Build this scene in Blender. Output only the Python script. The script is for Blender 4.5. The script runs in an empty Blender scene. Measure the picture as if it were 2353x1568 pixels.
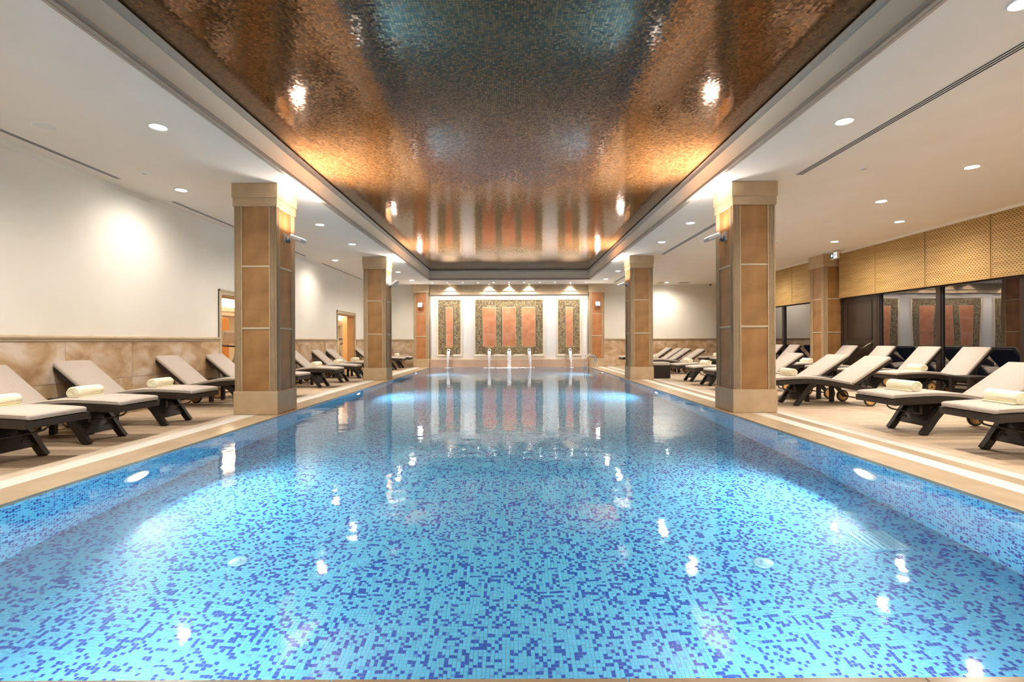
import bpy, math, random
import numpy as np
from mathutils import Vector, Matrix
random.seed(7)
rng = np.random.default_rng(7)
S = bpy.context.scene
COL = S.collection
PI = math.pi
R = math.radians

# ------------------------------------------------------------------ camera
cd = bpy.data.cameras.new('camera')
cam = bpy.data.objects.new('camera', cd)
COL.objects.link(cam)
cd.sensor_width = 36.0
cd.lens = 1140 / 2353 * 36
cd.clip_start = 0.05
cam.matrix_world = Matrix.Translation((0, 0, 1.07)) @ Matrix.Rotation(PI / 2, 4, 'X') @ Matrix.Rotation(-0.0039, 4, 'Z')
S.camera = cam

# ------------------------------------------------------------------ world, exposure
w = bpy.data.worlds.new('night')
S.world = w
w.use_nodes = True
w.node_tree.nodes['Background'].inputs[0].default_value = (0.02, 0.03, 0.06, 1)
w.node_tree.nodes['Background'].inputs[1].default_value = 0.15
S.view_settings.view_transform = 'Standard'
S.view_settings.look = 'None'
S.view_settings.gamma = 1
S.view_settings.use_curve_mapping = False
S.view_settings.exposure = 0.95
C = S.cycles
C.max_bounces = 10
C.diffuse_bounces = 5
C.glossy_bounces = 5
C.transmission_bounces = 6
C.transparent_max_bounces = 8
C.sample_clamp_indirect = 8.0
C.blur_glossy = 0.6
C.caustics_reflective = False
C.caustics_refractive = True
try:
    C.use_denoising = True
    C.use_light_tree = True
    C.use_adaptive_sampling = True
    C.adaptive_threshold = 0.02
except Exception:
    pass

# light strengths (watts)
P_DOWN = 150.0      # recessed ceiling downlights
P_WASH = 44.0       # fountain wall washers
P_MINI = 24.0       # small spots before the fountain wall
P_BEAM = 900.0        # forward beam of the floods
P_FLOOD = 7.0      # grey floods on the columns
P_POOL = 56.0      # underwater lamps
P_GYM = 210.0
WARM = (1.0, 0.90, 0.775)
WARMER = (1.0, 0.89, 0.80)

# ------------------------------------------------------------------ main sizes (metres)
CE = 3.41                  # ceiling
XL, XR = -5.85, 9.0        # side walls
YN, YB = -2.6, 20.75       # wall behind camera, fountain wall
PX0, PX1 = -3.39, 3.18     # pool
PY0, PY1 = 1.572, 20.36
PD = -1.15                 # pool floor
WZ = -0.02                 # water level
TX0, TX1, TY0, TY1 = -3.14, 2.95, 0.4, 18.9   # recess in the ceiling

# ------------------------------------------------------------------ materials
MATS = {}
def nt(m):
    m.use_nodes = True
    t = m.node_tree
    return t, t.nodes, t.links, t.nodes['Principled BSDF']

def mat(name, col, rough=0.5, metal=0.0, spec=None, emit=None, estr=0.0, coat=0.0):
    m = bpy.data.materials.new(name)
    t, n, l, b = nt(m)
    b.inputs['Base Color'].default_value = (*col, 1)
    b.inputs['Roughness'].default_value = rough
    b.inputs['Metallic'].default_value = metal
    if spec is not None:
        b.inputs['Specular IOR Level'].default_value = spec
    if coat:
        b.inputs['Coat Weight'].default_value = coat
    if emit:
        b.inputs['Emission Color'].default_value = (*emit, 1)
        b.inputs['Emission Strength'].default_value = estr
        m.cycles.emission_sampling = 'NONE'
    MATS[name] = m
    return m

def noisy(name, c1, c2, scale=5.0, stretch=(1, 1, 1), rough=0.5, detail=5.0, bump=0.0, bscale=None,
          metal=0.0, lo=0.35, hi=0.65, c3=None, objrand=0.0, bdist=0.01, spec=None, distort=0.0):
    m = mat(name, c1, rough, metal, spec)
    t, n, l, b = nt(m)
    tc = n.new('ShaderNodeTexCoord')
    mp = n.new('ShaderNodeMapping')
    mp.inputs['Scale'].default_value = stretch
    l.new(tc.outputs['Object'], mp.inputs[0])
    vec = mp.outputs[0]
    if objrand:
        oi = n.new('ShaderNodeObjectInfo')
        ml = n.new('ShaderNodeMath'); ml.operation = 'MULTIPLY'; ml.inputs[1].default_value = 37.0
        l.new(oi.outputs['Random'], ml.inputs[0])
        va = n.new('ShaderNodeVectorMath'); va.operation = 'ADD'
        l.new(mp.outputs[0], va.inputs[0]); l.new(ml.outputs[0], va.inputs[1])
        vec = va.outputs[0]
    nz = n.new('ShaderNodeTexNoise')
    nz.inputs['Scale'].default_value = scale
    nz.inputs['Detail'].default_value = detail
    nz.inputs['Distortion'].default_value = distort
    l.new(vec, nz.inputs['Vector'])
    cr = n.new('ShaderNodeValToRGB')
    cr.color_ramp.elements[0].position = lo
    cr.color_ramp.elements[1].position = hi
    cr.color_ramp.elements[0].color = (*c1, 1)
    cr.color_ramp.elements[1].color = (*c2, 1)
    if c3:
        e = cr.color_ramp.elements.new((lo + hi) / 2)
        e.color = (*c3, 1)
    l.new(nz.outputs['Fac'], cr.inputs[0])
    out = cr.outputs[0]
    if objrand:
        mr = n.new('ShaderNodeMapRange')
        mr.inputs[3].default_value = 1 - objrand
        mr.inputs[4].default_value = 1 + objrand
        l.new(oi.outputs['Random'], mr.inputs[0])
        mx = n.new('ShaderNodeVectorMath'); mx.operation = 'SCALE'
        l.new(out, mx.inputs[0]); l.new(mr.outputs[0], mx.inputs['Scale'])
        out = mx.outputs[0]
    l.new(out, b.inputs['Base Color'])
    if bump:
        nb = n.new('ShaderNodeTexNoise')
        nb.inputs['Scale'].default_value = bscale or scale * 3
        nb.inputs['Detail'].default_value = 6
        l.new(vec, nb.inputs['Vector'])
        bp = n.new('ShaderNodeBump')
        bp.inputs['Strength'].default_value = bump
        bp.inputs['Distance'].default_value = bdist
        l.new(nb.outputs['Fac'], bp.inputs['Height'])
        l.new(bp.outputs[0], b.inputs['Normal'])
    return m

def weave(name, c_hi, c_lo, w_, h_, rough=0.5, bdist=0.004, mortar=0.12, axes='XYZ', streak=None):
    """over-under woven strands: brick pattern of short dashes in object space"""
    m = mat(name, c_hi, rough)
    t, n, l, b = nt(m)
    tc = n.new('ShaderNodeTexCoord')
    sp = n.new('ShaderNodeSeparateXYZ'); l.new(tc.outputs['Object'], sp.inputs[0])
    cb = n.new('ShaderNodeCombineXYZ')
    l.new(sp.outputs[axes[0]], cb.inputs[0]); l.new(sp.outputs[axes[1]], cb.inputs[1])
    br = n.new('ShaderNodeTexBrick')
    br.inputs['Scale'].default_value = 1.0
    br.inputs['Brick Width'].default_value = w_
    br.inputs['Row Height'].default_value = h_
    br.inputs['Mortar Size'].default_value = h_ * mortar
    br.inputs['Mortar Smooth'].default_value = 0.6
    br.inputs['Color1'].default_value = (*c_hi, 1)
    br.inputs['Color2'].default_value = tuple(0.8 * c for c in c_hi) + (1,)
    br.inputs['Mortar'].default_value = (*c_lo, 1)
    l.new(cb.outputs[0], br.inputs['Vector'])
    col = br.outputs['Color']
    if streak:
        nz = n.new('ShaderNodeTexNoise'); nz.inputs['Scale'].default_value = 1.0
        nz.inputs['Detail'].default_value = 6.0
        mp = n.new('ShaderNodeMapping'); mp.inputs['Scale'].default_value = streak
        l.new(cb.outputs[0], mp.inputs[0]); l.new(mp.outputs[0], nz.inputs['Vector'])
        mr = n.new('ShaderNodeMapRange'); mr.inputs[1].default_value = .3; mr.inputs[2].default_value = .7
        mr.inputs[3].default_value = .72; mr.inputs[4].default_value = 1.2
        l.new(nz.outputs['Fac'], mr.inputs[0])
        sc = n.new('ShaderNodeVectorMath'); sc.operation = 'SCALE'
        l.new(col, sc.inputs[0]); l.new(mr.outputs[0], sc.inputs['Scale'])
        col = sc.outputs[0]
    l.new(col, b.inputs['Base Color'])
    bp = n.new('ShaderNodeBump'); bp.inputs['Distance'].default_value = bdist; bp.invert = True
    bp.inputs['Strength'].default_value = 0.8
    l.new(br.outputs['Fac'], bp.inputs['Height']); l.new(bp.outputs[0], b.inputs['Normal'])
    return m

def bamboo_mat():
    m = mat('bamboo', (.55, .35, .12), .6)
    t, n, l, b = nt(m)
    def math_(op, a, c=None, d=None):
        q = n.new('ShaderNodeMath'); q.operation = op
        for i, v in enumerate((a, c, d)):
            if v is None: continue
            if isinstance(v, (int, float)): q.inputs[i].default_value = v
            else: l.new(v, q.inputs[i])
        return q.outputs[0]
    tc = n.new('ShaderNodeTexCoord')
    sp = n.new('ShaderNodeSeparateXYZ'); l.new(tc.outputs['Object'], sp.inputs[0])
    vz = math_('DIVIDE', sp.outputs['Z'], .036)
    row = math_('FLOOR', vz)
    half = math_('MULTIPLY', math_('MODULO', row, 2.0), .5)
    u = math_('FRACT', math_('ADD', math_('DIVIDE', sp.outputs['Y'], .066), half))
    v = math_('FRACT', vz)
    hu = math_('SMOOTH_MIN', 1.0, math_('MULTIPLY', math_('ABSOLUTE', math_('SUBTRACT', u, .5)), 3.6), .1)
    hv = math_('SMOOTH_MIN', 1.0, math_('MULTIPLY', math_('ABSOLUTE', math_('SUBTRACT', v, .5)), 3.4), .1)
    mk = math_('MAXIMUM', hu, hv)            # 0 in the middle of a gap, 1 on the strand
    mr = n.new('ShaderNodeMapRange'); mr.inputs[1].default_value = .62; mr.inputs[2].default_value = .98
    l.new(mk, mr.inputs[0])
    cb = n.new('ShaderNodeCombineXYZ'); l.new(sp.outputs['Y'], cb.inputs[0]); l.new(sp.outputs['Z'], cb.inputs[1])
    mp = n.new('ShaderNodeMapping'); mp.inputs['Scale'].default_value = (1.2, 30, 1); l.new(cb.outputs[0], mp.inputs[0])
    nz = n.new('ShaderNodeTexNoise'); nz.inputs['Scale'].default_value = 1.0; nz.inputs['Detail'].default_value = 4
    l.new(mp.outputs[0], nz.inputs['Vector'])
    cr = n.new('ShaderNodeValToRGB')
    cr.color_ramp.elements[0].position = .3; cr.color_ramp.elements[0].color = (.44, .27, .085, 1)
    cr.color_ramp.elements[1].position = .72; cr.color_ramp.elements[1].color = (.66, .44, .17, 1)
    l.new(nz.outputs['Fac'], cr.inputs[0])
    mx = n.new('ShaderNodeMix'); mx.data_type = 'RGBA'
    l.new(mr.outputs[0], mx.inputs[0]); mx.inputs[6].default_value = (.10, .045, .012, 1); l.new(cr.outputs[0], mx.inputs[7])
    l.new(mx.outputs[2], b.inputs['Base Color'])
    bp = n.new('ShaderNodeBump'); bp.inputs['Distance'].default_value = .006; bp.inputs['Strength'].default_value = .7
    l.new(mr.outputs[0], bp.inputs['Height']); l.new(bp.outputs[0], b.inputs['Normal'])

noisy('ceiling_white', (.83, .775, .70), (.85, .80, .725), 2, rough=.9)
noisy('wall_cream', (.81, .775, .69), (.84, .81, .73), 1.5, rough=.85)
noisy('wall_white', (.82, .79, .75), (.86, .83, .79), 1.5, rough=.8)
noisy('trim_beige', (.47, .345, .21), (.53, .395, .245), 6, rough=.55)
noisy('trim_taupe', (.42, .34, .27), (.46, .38, .30), 4, rough=.6)
noisy('frieze_paint', (.76, .66, .52), (.80, .70, .56), 3, rough=.7)
noisy('frieze_light', (.88, .77, .62), (.90, .80, .65), 3, rough=.6)
noisy('rail_beige', (.50, .40, .27), (.56, .46, .32), 5, rough=.45)
noisy('leather', (.25, .122, .042), (.39, .205, .075), 3.0, rough=.42, detail=8, bump=.25, bscale=60, c3=(.32, .165, .058), bdist=.004)
noisy('leather_orange', (.36, .135, .045), (.48, .21, .08), 3.0, rough=.4, detail=8, bump=.2, bscale=60, bdist=.004)
noisy('inset_terracotta', (.54, .21, .095), (.66, .31, .17), 3.5, rough=.4, detail=7, bump=.3, bscale=8, objrand=.06)
noisy('slab_stone', (.36, .225, .115), (.72, .62, .52), 2.4, stretch=(1, 1, 1.4), rough=.5, detail=9, bump=.5, bscale=9,
      c3=(.56, .40, .24), objrand=.05, lo=.32, hi=.68, distort=.6)
noisy('deck_plank', (.40, .29, .19), (.56, .44, .31), 2.2, stretch=(1.3, 9, 1), rough=.55, detail=6, bump=.12, bscale=20, objrand=.07, lo=.3, hi=.7)
noisy('deck_base', (.28, .2, .13), (.33, .24, .16), 4, rough=.8)
noisy('coping_stone', (.47, .36, .24), (.57, .45, .32), 1.6, stretch=(2.5, 1, 1), rough=.22, detail=6, objrand=.04)
noisy('border_stone', (.54, .44, .33), (.62, .52, .41), 2, stretch=(1, 2.5, 1), rough=.4, detail=6, objrand=.03)
mat('grate_white', (.74, .71, .65), .45)
mat('mosaic_joint', (.13, .10, .065), .8)
mat('dark_slot', (.02, .02, .02), .8)
weave('wicker_dark', (.018, .011, .008), (.004, .003, .002), .022, .009, rough=.5, bdist=.003, axes='XYZ')
weave('wicker_panel', (.022, .013, .009), (.004, .003, .002), .022, .009, rough=.5, bdist=.003, axes='YZX')
mat('frame_dark', (.020, .013, .010), .4)
noisy('cushion_cloth', (.465, .41, .36), (.49, .435, .385), 40, rough=.9, bump=.1, bscale=220, bdist=.002)
noisy('towel_cream', (.86, .81, .61), (.90, .85, .67), 10, rough=.95, bump=.55, bscale=26, bdist=.012)
mat('rubber_black', (.02, .018, .016), .6)
noisy('wheel_wood', (.52, .27, .08), (.66, .38, .13), 5, stretch=(1, 6, 1), rough=.5)
mat('tube_dark', (.05, .042, .038), .35, .6)
mat('chrome', (.78, .78, .78), .14, 1.0)
mat('fixture_grey', (.50, .49, .50), .4, .2)
mat('fixture_dark', (.06, .06, .07), .4)
mat('ring_white', (.85, .85, .83), .4)
mat('disc_white', (.76, .745, .72), .7)
mat('lens_glow', (1, 1, 1), .5, emit=(1, .96, .90), estr=90.0)
mat('mini_glow', (1, 1, 1), .5, emit=(1, .92, .84), estr=60.0)
mat('flood_glow', (1, 1, 1), .5, emit=(1, .95, .90), estr=10.0)
mat('pool_glow', (1, 1, 1), .5, emit=(.93, .97, 1.0), estr=22.0)
mat('cove_glow', (1, 1, 1), .5, emit=(1, .88, .70), estr=3.0)
mat('sign_lit', (.9, .93, 1), .5, emit=(.85, .92, 1.0), estr=.55)
mat('sign_green', (.004, .045, .065), .5)
mat('sign_ink', (.02, .03, .04), .5)
mat('tile_light', (.15, .57, .79), .4)
mat('tile_mid', (.12, .36, .66), .4)
mat('tile_navy', (.018, .085, .40), .4)
mat('fitting_blue', (.40, .68, .78), .5)
mat('grout', (.66, .84, .89), .6)
mat('frame_brown', (.030, .017, .012), .35)
noisy('door_dark', (.035, .024, .017), (.05, .034, .024), 4, stretch=(1, 1, .2), rough=.35)
noisy('door_ochre', (.60, .36, .13), (.66, .41, .16), 3, rough=.45)
noisy('jamb_tan', (.46, .25, .10), (.52, .29, .12), 3, rough=.5)
noisy('gym_wall', (.80, .71, .57), (.84, .75, .61), 2, rough=.85)
noisy('gym_floor', (.40, .25, .14), (.48, .31, .18), 3, rough=.5)
noisy('locker_orange', (.62, .25, .06), (.70, .31, .09), 3, stretch=(1, 1, .3), rough=.45)
mat('gym_silver', (.62, .60, .60), .3, .7)
mat('foam_white', (.92, .93, .95), .8)
bamboo_mat()
mat('bamboo_edge', (.42, .26, .09), .6)
mat('terrace_dark', (.012, .012, .014), .7)

def mosaic_ceiling_mat():
    m = mat('ceiling_mosaic', (.2, .1, .05), .3)
    t, n, l, b = nt(m)
    tc = n.new('ShaderNodeTexCoord')
    sc = n.new('ShaderNodeVectorMath'); sc.operation = 'SCALE'; sc.inputs['Scale'].default_value = 1 / .026
    l.new(tc.outputs['Object'], sc.inputs[0])
    fl = n.new('ShaderNodeVectorMath'); fl.operation = 'FLOOR'; l.new(sc.outputs[0], fl.inputs[0])
    fr = n.new('ShaderNodeVectorMath'); fr.operation = 'FRACTION'; l.new(sc.outputs[0], fr.inputs[0])
    wn = n.new('ShaderNodeTexWhiteNoise'); wn.noise_dimensions = '2D'; l.new(fl.outputs[0], wn.inputs['Vector'])
    # grout mask
    sp = n.new('ShaderNodeSeparateXYZ'); l.new(fr.outputs[0], sp.inputs[0])
    def edge(o):
        a = n.new('ShaderNodeMath'); a.operation = 'SUBTRACT'; a.inputs[1].default_value = .5; l.new(o, a.inputs[0])
        c = n.new('ShaderNodeMath'); c.operation = 'ABSOLUTE'; l.new(a.outputs[0], c.inputs[0])
        g = n.new('ShaderNodeMath'); g.operation = 'GREATER_THAN'; g.inputs[1].default_value = .455; l.new(c.outputs[0], g.inputs[0])
        return g.outputs[0]
    mxm = n.new('ShaderNodeMath'); mxm.operation = 'MAXIMUM'
    l.new(edge(sp.outputs[0]), mxm.inputs[0]); l.new(edge(sp.outputs[1]), mxm.inputs[1])
    cr = n.new('ShaderNodeValToRGB')
    cr.color_ramp.elements[0].color = (.13, .058, .021, 1)
    cr.color_ramp.elements[1].color = (.33, .155, .056, 1)
    l.new(wn.outputs['Value'], cr.inputs[0])
    mix = n.new('ShaderNodeMix'); mix.data_type = 'RGBA'
    l.new(mxm.outputs[0], mix.inputs[0]); l.new(cr.outputs[0], mix.inputs[6]); mix.inputs[7].default_value = (.05, .028, .014, 1)
    l.new(mix.outputs[2], b.inputs['Base Color'])
    b.inputs['Metallic'].default_value = .6
    b.inputs['Roughness'].default_value = .09
    b.inputs['Coat Weight'].default_value = .12
    b.inputs['Coat IOR'].default_value = 1.6
    b.inputs['Coat Roughness'].default_value = .07
    # every tile sits a touch out of true
    sub = n.new('ShaderNodeVectorMath'); sub.operation = 'SUBTRACT'; sub.inputs[1].default_value = (.5, .5, .5)
    l.new(wn.outputs['Color'], sub.inputs[0])
    s2 = n.new('ShaderNodeVectorMath'); s2.operation = 'MULTIPLY'; s2.inputs[1].default_value = (.02, .032, 0)
    l.new(sub.outputs[0], s2.inputs[0])
    # and the plaster behind is a little wavy
    nz = n.new('ShaderNodeTexNoise'); nz.inputs['Scale'].default_value = 2.2; nz.inputs['Detail'].default_value = 2
    l.new(tc.outputs['Object'], nz.inputs['Vector'])
    s3 = n.new('ShaderNodeVectorMath'); s3.operation = 'SUBTRACT'; s3.inputs[1].default_value = (.5, .5, .5)
    l.new(nz.outputs['Color'], s3.inputs[0])
    s4 = n.new('ShaderNodeVectorMath'); s4.operation = 'MULTIPLY'; s4.inputs[1].default_value = (.02, .02, 0)
    l.new(s3.outputs[0], s4.inputs[0])
    geo = n.new('ShaderNodeNewGeometry')
    a1 = n.new('ShaderNodeVectorMath'); l.new(geo.outputs['Normal'], a1.inputs[0]); l.new(s2.outputs[0], a1.inputs[1])
    a2 = n.new('ShaderNodeVectorMath'); l.new(a1.outputs[0], a2.inputs[0]); l.new(s4.outputs[0], a2.inputs[1])
    nm = n.new('ShaderNodeVectorMath'); nm.operation = 'NORMALIZE'; l.new(a2.outputs[0], nm.inputs[0])
    l.new(nm.outputs[0], b.inputs['Normal']); l.new(nm.outputs[0], b.inputs['Coat Normal'])
mosaic_ceiling_mat()

def water_mat():
    m = bpy.data.materials.new('pool_water')
    m.use_nodes = True
    t = m.node_tree; n = t.nodes; l = t.links
    n.remove(n['Principled BSDF'])
    g = n.new('ShaderNodeBsdfRefraction')
    g.inputs['IOR'].default_value = 1.33
    g.inputs['Roughness'].default_value = 0.0
    g.inputs['Color'].default_value = (.86, .96, 1.0, 1)
    gs = n.new('ShaderNodeBsdfGlossy'); gs.inputs['Roughness'].default_value = 0.045; gs.inputs['Color'].default_value = (1, 1, 1, 1)
    fr = n.new('ShaderNodeFresnel'); fr.inputs['IOR'].default_value = 1.33
    mx = n.new('ShaderNodeMixShader')
    l.new(fr.outputs[0], mx.inputs[0]); l.new(g.outputs[0], mx.inputs[1]); l.new(gs.outputs[0], mx.inputs[2])
    l.new(mx.outputs[0], n['Material Output'].inputs[0])
    tc = n.new('ShaderNodeTexCoord')
    n1 = n.new('ShaderNodeTexNoise'); n1.inputs['Scale'].default_value = 2.6; n1.inputs['Detail'].default_value = 2.0
    n2 = n.new('ShaderNodeTexNoise'); n2.inputs['Scale'].default_value = 11.0; n2.inputs['Detail'].default_value = 3.0
    l.new(tc.outputs['Object'], n1.inputs['Vector']); l.new(tc.outputs['Object'], n2.inputs['Vector'])
    b1 = n.new('ShaderNodeBump'); b1.inputs['Distance'].default_value = .0038; b1.inputs['Strength'].default_value = 1
    b2 = n.new('ShaderNodeBump'); b2.inputs['Distance'].default_value = .00045; b2.inputs['Strength'].default_value = 1
    l.new(n1.outputs['Fac'], b1.inputs['Height']); l.new(n2.outputs['Fac'], b2.inputs['Height'])
    l.new(b1.outputs[0], b2.inputs['Normal'])
    for q in (g, gs, fr): l.new(b2.outputs[0], q.inputs['Normal'])
    MATS['pool_water'] = m
water_mat()

def pane_mat():
    m = bpy.data.materials.new('window_glass')
    m.use_nodes = True
    t = m.node_tree; n = t.nodes; l = t.links
    n.remove(n['Principled BSDF'])
    tr = n.new('ShaderNodeBsdfTransparent'); tr.inputs[0].default_value = (.45, .46, .46, 1)
    gl = n.new('ShaderNodeBsdfGlossy'); gl.inputs['Roughness'].default_value = 0.0; gl.inputs['Color'].default_value = (1, .96, .95, 1)
    fr = n.new('ShaderNodeFresnel'); fr.inputs['IOR'].default_value = 3.2
    tc = n.new('ShaderNodeTexCoord')
    nz = n.new('ShaderNodeTexNoise'); nz.inputs['Scale'].default_value = 1.1; nz.inputs['Detail'].default_value = .5
    l.new(tc.outputs['Object'], nz.inputs['Vector'])
    bp = n.new('ShaderNodeBump'); bp.inputs['Distance'].default_value = .0016; bp.inputs['Strength'].default_value = 1
    l.new(nz.outputs['Fac'], bp.inputs['Height'])
    l.new(bp.outputs[0], gl.inputs['Normal']); l.new(bp.outputs[0], fr.inputs['Normal'])
    mx = n.new('ShaderNodeMixShader')
    l.new(fr.outputs[0], mx.inputs[0]); l.new(tr.outputs[0], mx.inputs[1]); l.new(gl.outputs[0], mx.inputs[2])
    l.new(mx.outputs[0], n['Material Output'].inputs[0])
    MATS['window_glass'] = m
pane_mat()

def stream_mat():
    m = bpy.data.materials.new('falling_water')
    m.use_nodes = True
    t = m.node_tree; n = t.nodes; l = t.links
    b = n['Principled BSDF']
    b.inputs['Base Color'].default_value = (.95, .96, 1, 1)
    b.inputs['Roughness'].default_value = .2
    tr = n.new('ShaderNodeBsdfTransparent')
    mx = n.new('ShaderNodeMixShader')
    tc = n.new('ShaderNodeTexCoord'); mp = n.new('ShaderNodeMapping'); mp.inputs['Scale'].default_value = (40, 40, 3)
    nz = n.new('ShaderNodeTexNoise'); nz.inputs['Scale'].default_value = 1.0
    l.new(tc.outputs['Object'], mp.inputs[0]); l.new(mp.outputs[0], nz.inputs['Vector'])
    mr = n.new('ShaderNodeMapRange'); mr.inputs[1].default_value = .3; mr.inputs[2].default_value = .7
    mr.inputs[3].default_value = .35; mr.inputs[4].default_value = .95
    l.new(nz.outputs['Fac'], mr.inputs[0])
    l.new(mr.outputs[0], mx.inputs[0]); l.new(tr.outputs[0], mx.inputs[1]); l.new(b.outputs[0], mx.inputs[2])
    l.new(mx.outputs[0], n['Material Output'].inputs[0])
    MATS['falling_water'] = m
stream_mat()

def gold_mats():
    for nm, c in (('gold_tile', (.56, .44, .22)), ('bronze_tile', (.44, .33, .18)), ('dark_tile', (.30, .235, .15)), ('pale_tile', (.62, .52, .34))):
        mat(nm, c, .25, .4, coat=.5)
gold_mats()

# ------------------------------------------------------------------ mesh helpers
class MB:
    def __init__(s):
        s.v = []; s.f = []; s.mi = []; s.sm = []
    def add(s, vs, fs, mi=0, smooth=False, M=None):
        o = len(s.v)
        for p in vs:
            s.v.append(tuple(M @ Vector(p)) if M else tuple(p))
        for f in fs:
            s.f.append([i + o for i in f]); s.mi.append(mi); s.sm.append(smooth)
        return s
    def box(s, x0, x1, y0, y1, z0, z1, mi=0, M=None):
        vs = [(x0, y0, z0), (x1, y0, z0), (x1, y1, z0), (x0, y1, z0), (x0, y0, z1), (x1, y0, z1), (x1, y1, z1), (x0, y1, z1)]
        return s.add(vs, [(0, 3, 2, 1), (4, 5, 6, 7), (0, 1, 5, 4), (1, 2, 6, 5), (2, 3, 7, 6), (3, 0, 4, 7)], mi, False, M)
    def cbox(s, x0, x1, y0, y1, z0, z1, c=.005, mi=0, M=None):
        """box with chamfered edges"""
        if x1 < x0: x0, x1 = x1, x0
        if y1 < y0: y0, y1 = y1, y0
        vs = []
        for z, i in ((z0, c), (z0 + c, 0), (z1 - c, 0), (z1, c)):
            a, b_, d, e = x0 + i, x1 - i, y0 + i, y1 - i
            k = c * .7 if i == 0 else 0.0
            ring = [(a + k, d, z), (b_ - k, d, z), (b_, d + k, z), (b_, e - k, z), (b_ - k, e, z), (a + k, e, z), (a, e - k, z), (a, d + k, z)]
            vs += ring
        fs = [tuple(range(7, -1, -1)), tuple(range(24, 32))]
        for r in range(3):
            for j in range(8):
                fs.append((r * 8 + j, r * 8 + (j + 1) % 8, r * 8 + 8 + (j + 1) % 8, r * 8 + 8 + j))
        return s.add(vs, fs, mi, False, M)
    def loft(s, rings, close=True, caps=True, mi=0, smooth=False, M=None):
        n = len(rings[0]); vs = [p for r in rings for p in r]; fs = []
        m = n if close else n - 1
        for r in range(len(rings) - 1):
            for j in range(m):
                a = r * n + j; b = r * n + (j + 1) % n
                fs.append((a, b, b + n, a + n))
        if caps and close:
            fs.append(tuple(range(n - 1, -1, -1))); fs.append(tuple(range((len(rings) - 1) * n, len(rings) * n)))
        return s.add(vs, fs, mi, smooth, M)
    def tube(s, pts, r, seg=8, mi=0, M=None, smooth=True):
        pts = [Vector(p) for p in pts]
        rad = r if isinstance(r, (list, tuple)) else [r] * len(pts)
        rings = []; prev = None
        for i, p in enumerate(pts):
            d = (pts[min(i + 1, len(pts) - 1)] - pts[max(i - 1, 0)]).normalized()
            if prev is None:
                u = d.orthogonal().normalized()
            else:
                u = (prev - d * prev.dot(d)).normalized()
            prev = u; v = d.cross(u)
            rings.append([tuple(p + (u * math.cos(2 * PI * k / seg) + v * math.sin(2 * PI * k / seg)) * rad[i]) for k in range(seg)])
        return s.loft(rings, mi=mi, smooth=smooth, M=M)
    def lathe(s, prof, seg=24, axis='Z', mi=0, M=None, smooth=True, caps=True):
        rings = []
        for (r, h) in prof:
            ring = []
            for k in range(seg):
                a = 2 * PI * k / seg; c, d = r * math.cos(a), r * math.sin(a)
                ring.append({'Z': (c, d, h), 'Y': (d, h, c), 'X': (h, c, d)}[axis])
            rings.append(ring)
        return s.loft(rings, caps=caps, mi=mi, smooth=smooth, M=M)
    def bar(s, path, hw, y0, y1, mi=0, smooth=False, M=None):
        """flat bar following a path in the xz plane: path = [(x, z)], half height hw, from y0 to y1"""
        rings = []
        n = len(path)
        for i, (x, z) in enumerate(path):
            a = path[max(i - 1, 0)]; b = path[min(i + 1, n - 1)]
            dx, dz = b[0] - a[0], b[1] - a[1]; L = math.hypot(dx, dz); nx, nz = -dz / L, dx / L
            hh = hw[i] if isinstance(hw, (list, tuple)) else hw
            rings.append([(x + nx * hh, y0, z + nz * hh), (x + nx * hh, y1, z + nz * hh), (x - nx * hh, y1, z - nz * hh), (x - nx * hh, y0, z - nz * hh)])
        return s.loft(rings, mi=mi, smooth=smooth, M=M)
    def mesh(s, name, mats):
        me = bpy.data.meshes.new(name)
        me.from_pydata(s.v, [], s.f)
        for m in ([mats] if isinstance(mats, str) else mats):
            me.materials.append(MATS[m])
        me.polygons.foreach_set('material_index', s.mi)
        me.polygons.foreach_set('use_smooth', s.sm)
        me.update()
        return me
    def build(s, name, mats, parent=None, loc=None):
        return link(name, s.mesh(name, mats), parent, loc)

def link(name, me, parent=None, loc=None, rot=None):
    o = bpy.data.objects.new(name, me)
    COL.objects.link(o)
    if parent: o.parent = parent
    if loc: o.location = loc
    if rot: o.rotation_euler = rot
    return o
def tag(o, label=None, cat=None, group=None, kind=None):
    if label: o['label'] = label
    if cat: o['category'] = cat
    if group: o['group'] = group
    if kind: o['kind'] = kind
    return o
def thing(name, label, cat, loc=(0, 0, 0), rz=0.0, group=None):
    o = bpy.data.objects.new(name, None)
    COL.objects.link(o); o.location = loc; o.rotation_euler = (0, 0, rz); o.empty_display_size = .1
    return tag(o, label, cat, group)
def copy_tree(o, parent=None):
    c = o.copy(); COL.objects.link(c)
    c.parent = parent
    for ch in list(o.children):
        copy_tree(ch, c)
    return c
def dup(o, loc, rz=None, label=None, group=None):
    c = copy_tree(o); c.location = loc
    if rz is not None: c.rotation_euler = (0, 0, rz)
    if label: c['label'] = label
    if group: c['group'] = group
    return c
def struct(o): o['kind'] = 'structure'; return o
def light(kind, name, parent, loc, energy, color=WARM, rot=(0, 0, 0), **kw):
    ld = bpy.data.lights.new(name, kind); ld.energy = energy; ld.color = color
    for k, v in kw.items(): setattr(ld, k, v)
    ld.cycles.use_multiple_importance_sampling = False
    o = bpy.data.objects.new(name, ld); COL.objects.link(o)
    o.parent = parent; o.location = loc; o.rotation_euler = rot
    return o
ORD = ['first', 'second', 'third', 'fourth', 'fifth', 'sixth', 'seventh', 'eighth', 'ninth', 'tenth', 'eleventh', 'twelfth']

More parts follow.
